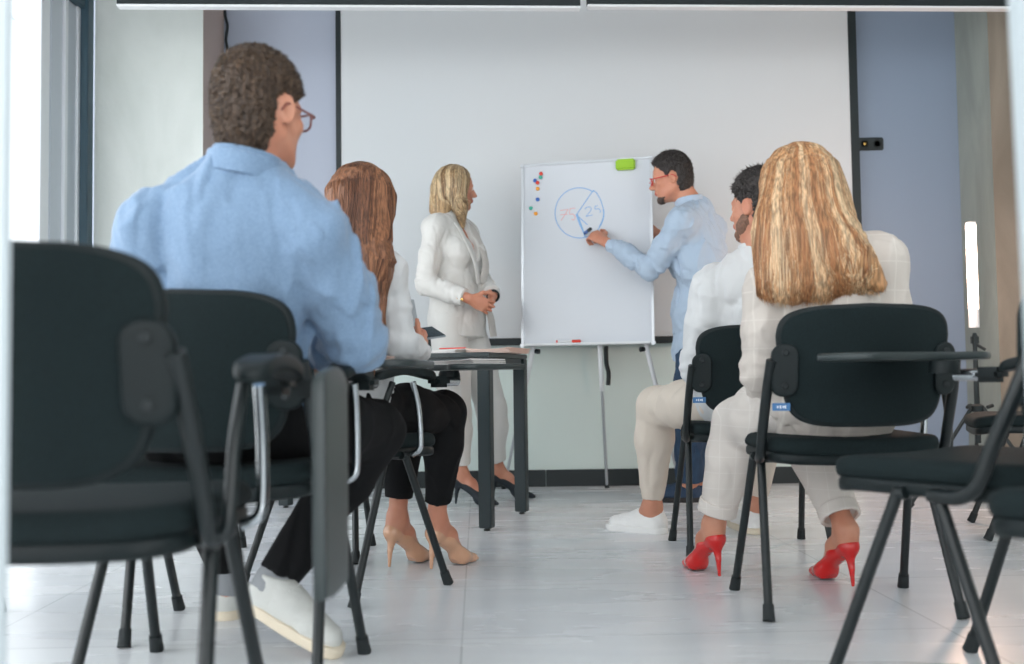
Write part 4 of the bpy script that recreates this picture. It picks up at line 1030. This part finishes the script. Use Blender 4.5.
# ---------- 3: standing woman in the white suit
def person3():
    root = empty('person', (-.28, 5.22, 0), 'standing woman in a white trouser suit with clasped hands', 'person')
    f = nrm(A(.86, -.50, 0)); r = np.cross(f, UP)
    J = dict(fwd=f, head=W(457, 190, 5.25), neck=W(451, 222, 5.25), pel=A(-.29, 5.25, .96))
    J['HF'] = frame(nrm(A(.95, .22, -.08))); nk = J['neck']
    J['shR'] = nk+r*.16-UP*.06; J['shL'] = nk-r*.16-UP*.06
    J['elR'] = W(426, 284, 5.06); J['wrR'] = W(470, 299, 4.97); J['elL'] = W(480, 278, 5.42); J['wrL'] = W(493, 296, 5.14)
    J['hipR'] = J['pel']+r*.085-UP*.03; J['hipL'] = J['pel']-r*.085-UP*.03
    J['knR'] = W(456, 412, 5.16); J['knL'] = W(491, 408, 5.32); J['anR'] = W(461, 478, 5.13); J['anL'] = W(497, 474, 5.38)
    OR = A(J['anR'][0]-.035, J['anR'][1]+.0, 0); OL = A(J['anL'][0]-.03, J['anL'][1]+.0, 0)
    fR = foot_frame(0, (.95, -.28)); fL = foot_frame(0, (.98, -.12)); J['calfR'] = A(-1, 0, 0); J['calfL'] = A(-1, 0, 0)
    J['anR'][2] = J['anL'][2] = .165
    body_mesh(root, 'body', J, .94, True, hands={'R': (nrm(W(486, 306, 4.98)-J['wrR']), A(.0, 1, .1), 1, .5, .95), 'L': (nrm(W(488, 312, 5.02)-J['wrL']), A(-.8, .3, .3), -1, .75, .95)},
              feet={'R': (OR, fR, J['anR'], .09, .225, .86), 'L': (OL, fL, J['anL'], .09, .225, .86)})
    pump(root, OR, fR, 'blacksuede', L=.235); pump(root, OL, fL, 'blacksuede', L=.235)
    s = SDF(); R, up = torso(s, J, .022, True, k=.045)
    # jacket skirt, straight down to the hem
    s.rc(J['pel']+UP*.16, .125, J['pel']-UP*.10, .165, .05, flat=(f, .82), cut=True)
    fw = R[1]; rt = R[0]; ch = J['pel']+up*np.linalg.norm(nk-J['pel'])*.62
    for q in 'LR': sleeve(s, J['sh'+q], J['el'+q], J['wr'+q], .056, .054, .045, .88)
    ck = np.asarray(ch+fw*.10, np.float32)
    s.sub(rc(nk+fw*.085+up*.03, .045, ch+fw*.155-up*.10, .012), .01)       # open neckline
    jk = cloth(root, 'blazer', s, 'whitesuit', .0055, [folds(.0045, (9, 9, 5), 3), folds(.0022, (22, 22, 14), 6)])
    # lapels and front edges
    def strip(name, pts, wdt, th, m, ax):
        mb = MB(); mb.tube(cr(pts, 5), wdt, 10, flat=th, ref=ax); return mb.build(name, m, jk)
    for sx in (1, -1):
        b = nk+rt*sx*.055+fw*.03+up*.02
        strip('lapel', [b, nk+rt*sx*.07+fw*.10-up*.06, ch+rt*sx*.055+fw*.165-up*.03, ch+rt*sx*.02+fw*.16-up*.15], [.020]*4 and .024, .28, 'lining' if sx < 0 else 'whitesuit', fw)
    strip('front_edge', [ch-rt*.05+fw*.15-up*.14, ch-rt*.07+fw*.15-up*.28, J['pel']-rt*.09+fw*.155-UP*.01, J['pel']-rt*.10+fw*.165-UP*.11], .030, .3, 'lining', fw)
    for i in range(3): MB().lathe([(.007, 0), (.007, .003), (0, .004)], J['wrR']+nrm(J['elR']-J['wrR'])*(.045+.022*i)+A(0, -.040, -.018), A(0, -1, 0), 10).build('cuff_button', 'gold', jk)
    trousers(root, J, 'whitesuit', .90, .90, (.098, .080, .062), fem=True, fold=[folds(.004, (10, 10, 4), 4)], hemr=.052)
    # watch and ring
    s = SDF(); C = J['head']; HFm = J['HF']; w = lambda x, y, z: L2W(C, HFm, (x, y, z))
    s.ell(w(0, -.022, .038), [.088, .100, .092], HFm, .03)
    s.rc(w(0, -.065, -.01), .072, w(.0, -.085, -.11), .052, .03); 
    s.rc(w(.052, .0, .02), .036, w(.078, .012, -.10), .030, .03); s.rc(w(.078, .012, -.10), .030, w(.072, .03, -.20), .014, .03)
    s.rc(w(-.052, -.01, .02), .036, w(-.07, -.02, -.09), .032, .03)
    s.rc(w(.03, -.06, -.08), .05, w(.06, -.07, -.135), .028, .03)
    hf = np.asarray(HFm, np.float32); c32 = np.asarray(C, np.float32)
    def cutf(P):
        q = (P-c32)@hf.T; x, y, z = q.T; return np.where(np.abs(x) < .058, y-.028-.62*np.maximum(z-.02, -.05), y-.052+.0*z)
    s.cut(cutf); s.post.append(folds(-.005, (60, 60, 5), 2))
    paths = []; tp_ = w(0, -.01, .128)
    for i in range(600):
        a = RNG.uniform(0, 1); az = math.radians(40+a*280) if i % 3 else math.radians(RNG.uniform(35, 150))   # azimuth from the face
        cx, cy = math.sin(az), math.cos(az)
        side = 1 if cx > 0 else -1
        e = -.10-.05*RNG.rand() if cy < -.2 else (-.19*RNG.uniform(.7, 1.1) if cx > 0 else -.10)
        paths.append([tp_+HFm[0]*cx*.01, w(cx*.075, -.022+cy*.085, .085), w(cx*.092, -.02+cy*.085, .01), w(cx*.09, -.02+cy*.075, -.06), w(cx*.085, -.02+cy*.065+(.03 if cx > .3 else 0), e*.8), w(cx*.08+RNG.uniform(-.01, .01), -.02+cy*.06+(.05 if cx > .3 else 0), e)])
    build_hair('hair', s, paths, HD, root, r=.0022, matids=[.4, .35, .25])
    ringpart(root, 'watch', lerp(J['wrL'], J['elL'], .0), J['wrL']-J['elL'], .030, .003, .010, 'black')
person3()
# ---------- 4: man writing on the whiteboard
def person4():
    root = empty('person', (.98, 5.1, 0), 'bearded man in a pale blue shirt and red glasses writing on the whiteboard', 'person')
    f = nrm(A(-.84, .54, 0)); r = np.cross(f, UP)
    J = dict(fwd=f, head=W(671, 180, 5.08), neck=W(697, 212, 5.08), pel=W(703, 352, 5.12))
    J['HF'] = frame(nrm(A(-.97, .20, -.16))); nk = J['neck']
    J['shL'] = W(682, 224, 4.93); J['shR'] = W(712, 232, 5.24)
    hp = b_px(589, 231, .03)
    J['wrL'] = W(604, 241, 5.27); J['elL'] = W(651, 268, 5.03); J['elR'] = W(682, 268, 5.50); J['wrR'] = W(657, 234, 5.42)
    J['hipL'] = J['pel']-r*.09-UP*.03; J['hipR'] = J['pel']+r*.09-UP*.03
    J['knL'] = W(690, 420, 5.08); J['knR'] = W(700, 422, 5.28); J['anL'] = W(690, 484, 5.12); J['anR'] = W(701, 482, 5.32)
    J['anL'][2] = J['anR'][2] = .10
    OL = A(J['anL'][0]+.05, J['anL'][1], 0); OR = A(J['anR'][0]+.05, J['anR'][1], 0); fL = foot_frame(0, (-.98, .1)); fR = foot_frame(0, (-.97, .2)); J['calfL'] = A(1, 0, 0); J['calfR'] = A(1, 0, 0)
    dl = nrm(b_px(586, 233, .05)-J['wrL'])
    body_mesh(root, 'body', J, 1.0, False, 'skin2', hands={'L': (nrm(dl*1.0+A(-.2, .1, .25)), nrm(A(-.15, .95, -.3)), -1, .72, 1.0), 'R': (nrm(A(-.5, -.2, .25)), nrm(A(-.2, 1, 0)), 1, .8, .95)},
              feet={'L': (OL, fL, J['anL']), 'R': (OR, fR, J['anR'])})
    short_hair(root, J['head'], J['HF'], 1.0, HK, tufts=3500, cutline=(.75, .02, .020), ln=.014, top=.018, wave=.003, nape=-.075)
    glasses(root, J['head'], J['HF'], 1.0, 'glass_frame_red')
    beard(root, J['head'], J['HF'], 1.0, HK, full=False, m='beard2')
    s = SDF(); R, up = torso(s, J, .024, k=.05, belly=.02)
    s.rc(J['pel']+up*.16, .14, J['pel']-UP*.02, .155, .05, cut=True)
    for q in 'LR': sleeve(s, J['sh'+q], J['el'+q], J['wr'+q], .072, .060, .040, .88)
    sh = cloth(root, 'shirt', s, 'bluecloth2', .0055, [folds(.009, (9, 9, 7), 3), folds(.0035, (22, 22, 16), 6)])
    hfw = nrm(J['HF'][1]+A(0, 0, -.5)); ringpart(root, 'collar', lerp(nk, J['head'], .30), nrm(J['head']-nk+A(.10, 0, .02)), .067, .004, .024, 'bluecloth2', sh)
    trousers(root, J, 'jeans', .97, .97, (.102, .080, .072), fold=[folds(.006, (14, 14, 12), 4)])
    sneaker(root, OL, fL, 'navyshoe', sole='soleb'); sneaker(root, OR, fR, 'navyshoe', sole='soleb')
def beard(root, C, Fr, sc, mats_, full=True, th=.0015, m='beard'):
    w = lambda x, y, z: L2W(C, Fr, (x*sc, y*sc, z*sc)); s = SDF()
    for sx in (-1, 1): s.rc(w(sx*.054, -.004, -.046), .020*sc+th, w(sx*.022, .060, -.090), .018*sc+th, .02)
    s.ell(w(0, .066, -.094), [.023*sc+th, .021*sc+th, .020*sc+th], Fr, .015)
    if full:
        s.rc(w(-.055, .0, -.02), .018*sc+th, w(-.045, .03, -.06), .022*sc+th, .02); s.rc(w(.055, .0, -.02), .018*sc+th, w(.045, .03, -.06), .022*sc+th, .02)
    o_, F2 = np.asarray(C, np.float32), np.asarray(Fr, np.float32)
    def cutf(P):
        q = ((P-o_)@F2.T)/sc; x, y, z = q.T
        if full: return np.maximum(z+.015+np.maximum(0, y-.0)*.62, -y-.012)*sc
        return np.maximum(np.maximum(z+.064, -y+.045), -z-.2)*sc
    s.cut(cutf); s.post.append(folds(-.002, (150, 150, 120), 9))
    V, Q = s.mesh(.003); mk('beard', V, Q, [m], root)
person4()
pw = b_px(585, 233, .012); marker('whiteboard_marker', pw, pw+nrm(A(.17, -1, .03))*.125, 'dark blue-capped marker in the hand of the man writing', ('blue', 'black'), .0085)
# ---------- 5: seated man with beard, white shirt, sand chinos
def person5():
    root = empty('person', (.85, 3.75, 0), 'seated bearded man in a white shirt, sand trousers and white sneakers', 'person')
    J = dict(fwd=A(-.1, 1, 0), head=W(757, 209, 3.60), neck=W(757, 262, 3.64), pel=A(.86, 3.66, .57))
    J['HF'] = frame(hd(-42, 0)); J['shL'] = W(709, 290, 3.64); J['shR'] = W(805, 290, 3.64)
    J['elL'] = W(699, 368, 3.60); J['wrL'] = W(712, 402, 3.82); J['elR'] = W(820, 370, 3.7); J['wrR'] = W(790, 400, 3.95)
    J['hipL'] = A(.77, 3.68, .54); J['hipR'] = A(.95, 3.68, .54); J['knL'] = W(656, 407, 4.02); J['knR'] = A(1.03, 4.08, .52)
    J['anL'] = W(652, 492, 4.10); J['anR'] = W(755, 492, 4.08); J['anL'][2] = .11; J['anR'][2] = .11
    fL = foot_frame(0, (-.80, .60)); fR = foot_frame(0, (-.15, 1)); OL = A(J['anL'][0]+.045, J['anL'][1]-.02, 0); OR = A(J['anR'][0], J['anR'][1]-.045, 0)
    J['calfL'] = A(.3, -1, 0); J['calfR'] = A(0, -1, 0)
    body_mesh(root, 'body', J, 1.0, False, 'skin', feet={'L': (OL, fL, J['anL']), 'R': (OR, fR, J['anR'])})
    short_hair(root, J['head'], J['HF'], 1.0, HK, tufts=2400, cutline=(.95, .02, .022), ln=.020, top=.020, wave=.004, nape=-.07)
    beard(root, J['head'], J['HF'], 1.0, HK)
    s = SDF(); R, up = torso(s, J, .026, k=.05)
    s.rc(J['pel']+up*.2, .14, J['pel']-UP*.02, .165, .05)
    for q in 'LR': sleeve(s, J['sh'+q], J['el'+q], J['wr'+q], .072, .064, .046, .9)
    sh = cloth(root, 'shirt', s, 'whitecloth', .0055, [folds(.009, (9, 9, 5), 8), folds(.003, (22, 22, 12), 6)])
    ringpart(root, 'collar', J['neck']+up*.038, nrm(up+A(-.05, .15, 0)), .064, .004, .022, 'whitecloth', sh)
    trousers(root, J, 'chino', .92, .92, (.098, .078, .064), fold=[folds(.0042, (12, 12, 7), 4)], hemr=.046)
    sneaker(root, OL, fL, 'sneaker', sole='sneaker'); sneaker(root, OR, fR, 'sneaker')
person5()
# ---------- 6: seated blonde woman in red heels
def person6():
    root = empty('person', (.88, 2.85, 0), 'seated blonde woman in a beige shirt and red high heels', 'person')
    J = dict(fwd=A(-.08, 1, 0), head=W(803, 196, 2.74), neck=W(818, 254, 2.74), pel=A(.885, 2.80, .57))
    J['HF'] = frame(hd(-22, -6)); J['shL'] = W(770, 290, 2.74); J['shR'] = W(880, 261, 2.76)
    J['elL'] = W(764, 372, 2.76); J['wrL'] = W(764, 402, 2.98); J['elR'] = W(893, 356, 2.80); J['wrR'] = W(850, 400, 3.04)
    J['hipL'] = A(.79, 2.83, .545); J['hipR'] = A(.98, 2.83, .545); J['knL'] = W(739, 424, 3.13); J['knR'] = W(806, 428, 3.24)
    J['anL'] = W(708, 523, 3.17); J['anR'] = W(828, 527, 3.03); J['anL'][2] = J['anR'][2] = .165
    OL = A(.645, 3.17, 0); OR = A(1.005, 2.995, 0); fL = foot_frame(0, (-.34, .94)); fR = foot_frame(0, (-.28, .96))
    J['anL'] = L2W(OL, fL, (0, .035, .165)); J['anR'] = L2W(OR, fR, (0, .035, .165)); J['calfL'] = A(0, -1, 0); J['calfR'] = A(0, -1, 0)
    body_mesh(root, 'body', J, .95, True, 'skin', feet={'L': (OL, fL, J['anL'], .095, .225, .86), 'R': (OR, fR, J['anR'], .095, .225, .86)})
    pump(root, OL, fL, 'redpatent'); pump(root, OR, fR, 'redpatent')
    s = SDF(); R, up = torso(s, J, .022, True, k=.05)
    s.rc(J['pel']+up*.2, .13, J['pel']-UP*.0, .175, .06)
    for q in 'LR': sleeve(s, J['sh'+q], J['el'+q], J['wr'+q], .066, .058, .044, .92)
    sh = cloth(root, 'blouse', s, 'beigeshirt', .0055, [folds(.007, (9, 9, 5), 8), folds(.003, (22, 22, 12), 6)])
    trousers(root, J, 'checkpants', .84, .84, (.098, .082, .058), fem=True, fold=[folds(.0042, (11, 11, 6), 4)], hemr=.056)
    for q in 'LR':
        e = lerp(J['kn'+q], J['an'+q], .83); ringpart(root, 'trouser_cuff', e, J['an'+q]-J['kn'+q], .056, .004, .018, 'checkpants')
    s = SDF(); w = W; Y = 2.70
    s.ell(w(801, 190, 2.73), [.098, .11, .118], J['HF'], .03); s.rc(w(800, 185, 2.72), .098, w(806, 240, 2.67), .105, .05, flat=(A(0, 1, 0), .72))
    s.rc(w(790, 225, 2.67), .085, w(784, 285, 2.64), .050, .05, flat=(A(0, 1, 0), .6)); s.rc(w(820, 220, 2.67), .08, w(842, 262, 2.64), .064, .06, flat=(A(0, 1, 0), .6)); s.rc(w(842, 258, 2.64), .062, w(880, 284, 2.635), .020, .06, flat=(A(0, 1, 0), .7)); s.rc(w(808, 235, 2.67), .075, w(816, 282, 2.64), .052, .05, flat=(A(0, 1, 0), .6)); s.rc(w(772, 235, 2.68), .04, w(768, 285, 2.66), .025, .04, flat=(A(0, 1, 0), .6))
    hf = np.asarray(J['HF'], np.float32); c32 = np.asarray(J['head'], np.float32)
    s.cut(lambda P: ((P-c32)@hf[1])-.055); s.post.append(folds(-.0035, (50, 50, 4), 2))
    paths = []; top = w(797, 139, 2.72)
    for i in range(2400):
        a = RNG.uniform(-1, 1); t = a*.5+.5; y = 2.60+.10*abs(a)**2
        ex_ = lerp(A(752, 0, 0), A(886, 0, 0), t)[0]+RNG.uniform(-4, 4); ey2 = 284+12*math.sin(t*2.6)+RNG.uniform(-24, 12)-(14*max(0, t-.75)*4)
        mid = lerp(A(757, 0, 0), A(862, 0, 0), t)[0]
        paths.append([top+A(.015*a, RNG.uniform(-.02, .04), 0), w(801+38*a, 160+18*abs(a), y+.02), w(802+45*a, 200, y), w(mid+RNG.uniform(-3, 3), 240, y), w(lerp(A(mid, 0, 0), A(ex_, 0, 0), .6)[0]+RNG.uniform(-4, 4), 268, y), w(ex_, ey2, y-.01), w(ex_+2*a, ey2+12, y)])
    build_hair('hair', s, paths, HB, root, r=.0017, matids=[.4, .38, .22], n=16)
person6()
# ------------------------------------------------------------------ light
wd = bpy.data.worlds.new('sky'); SC.world = wd; wd.use_nodes = True
bg = wd.node_tree.nodes['Background']; bg.inputs[0].default_value = (.98, .99, 1.0, 1); bg.inputs[1].default_value = 4.2
def area(name, loc, target, sx, sy, power, col):
    l = bpy.data.lights.new(name, 'AREA'); l.shape = 'RECTANGLE'; l.size = sx; l.size_y = sy; l.energy = power; l.color = col
    o = bpy.data.objects.new(name, l); COL.objects.link(o); o.location = loc
    o.rotation_euler = (Vector(target)-Vector(loc)).to_track_quat('-Z', 'Y').to_euler(); o.visible_camera = True
    return o
area('window_daylight', (-2.62, 2.1, 1.5), (1, 3.2, .9), 4.2, 2.4, 45, (.88, .95, 1.0))
l = bpy.data.lights.new('tube_light_glow', 'POINT'); l.energy = 36; l.color = (1.0, .66, .5); l.shadow_soft_size = .1
o = bpy.data.objects.new('tube_light_glow', l); COL.objects.link(o); o.location = (X0-.06, Y0-.03, 1.15)
area('overhead_fill_light', (.6, 1.0, 3.1), (.6, 1.0, 0), 5.0, 4.0, 60, (.96, .98, 1.0))  # added soft fill from above to brighten the floor, no visible fitting
SC.view_settings.view_transform = 'Standard'; SC.view_settings.look = 'None'; SC.view_settings.gamma = 1; SC.view_settings.use_curve_mapping = False
SC.view_settings.exposure = -0.36
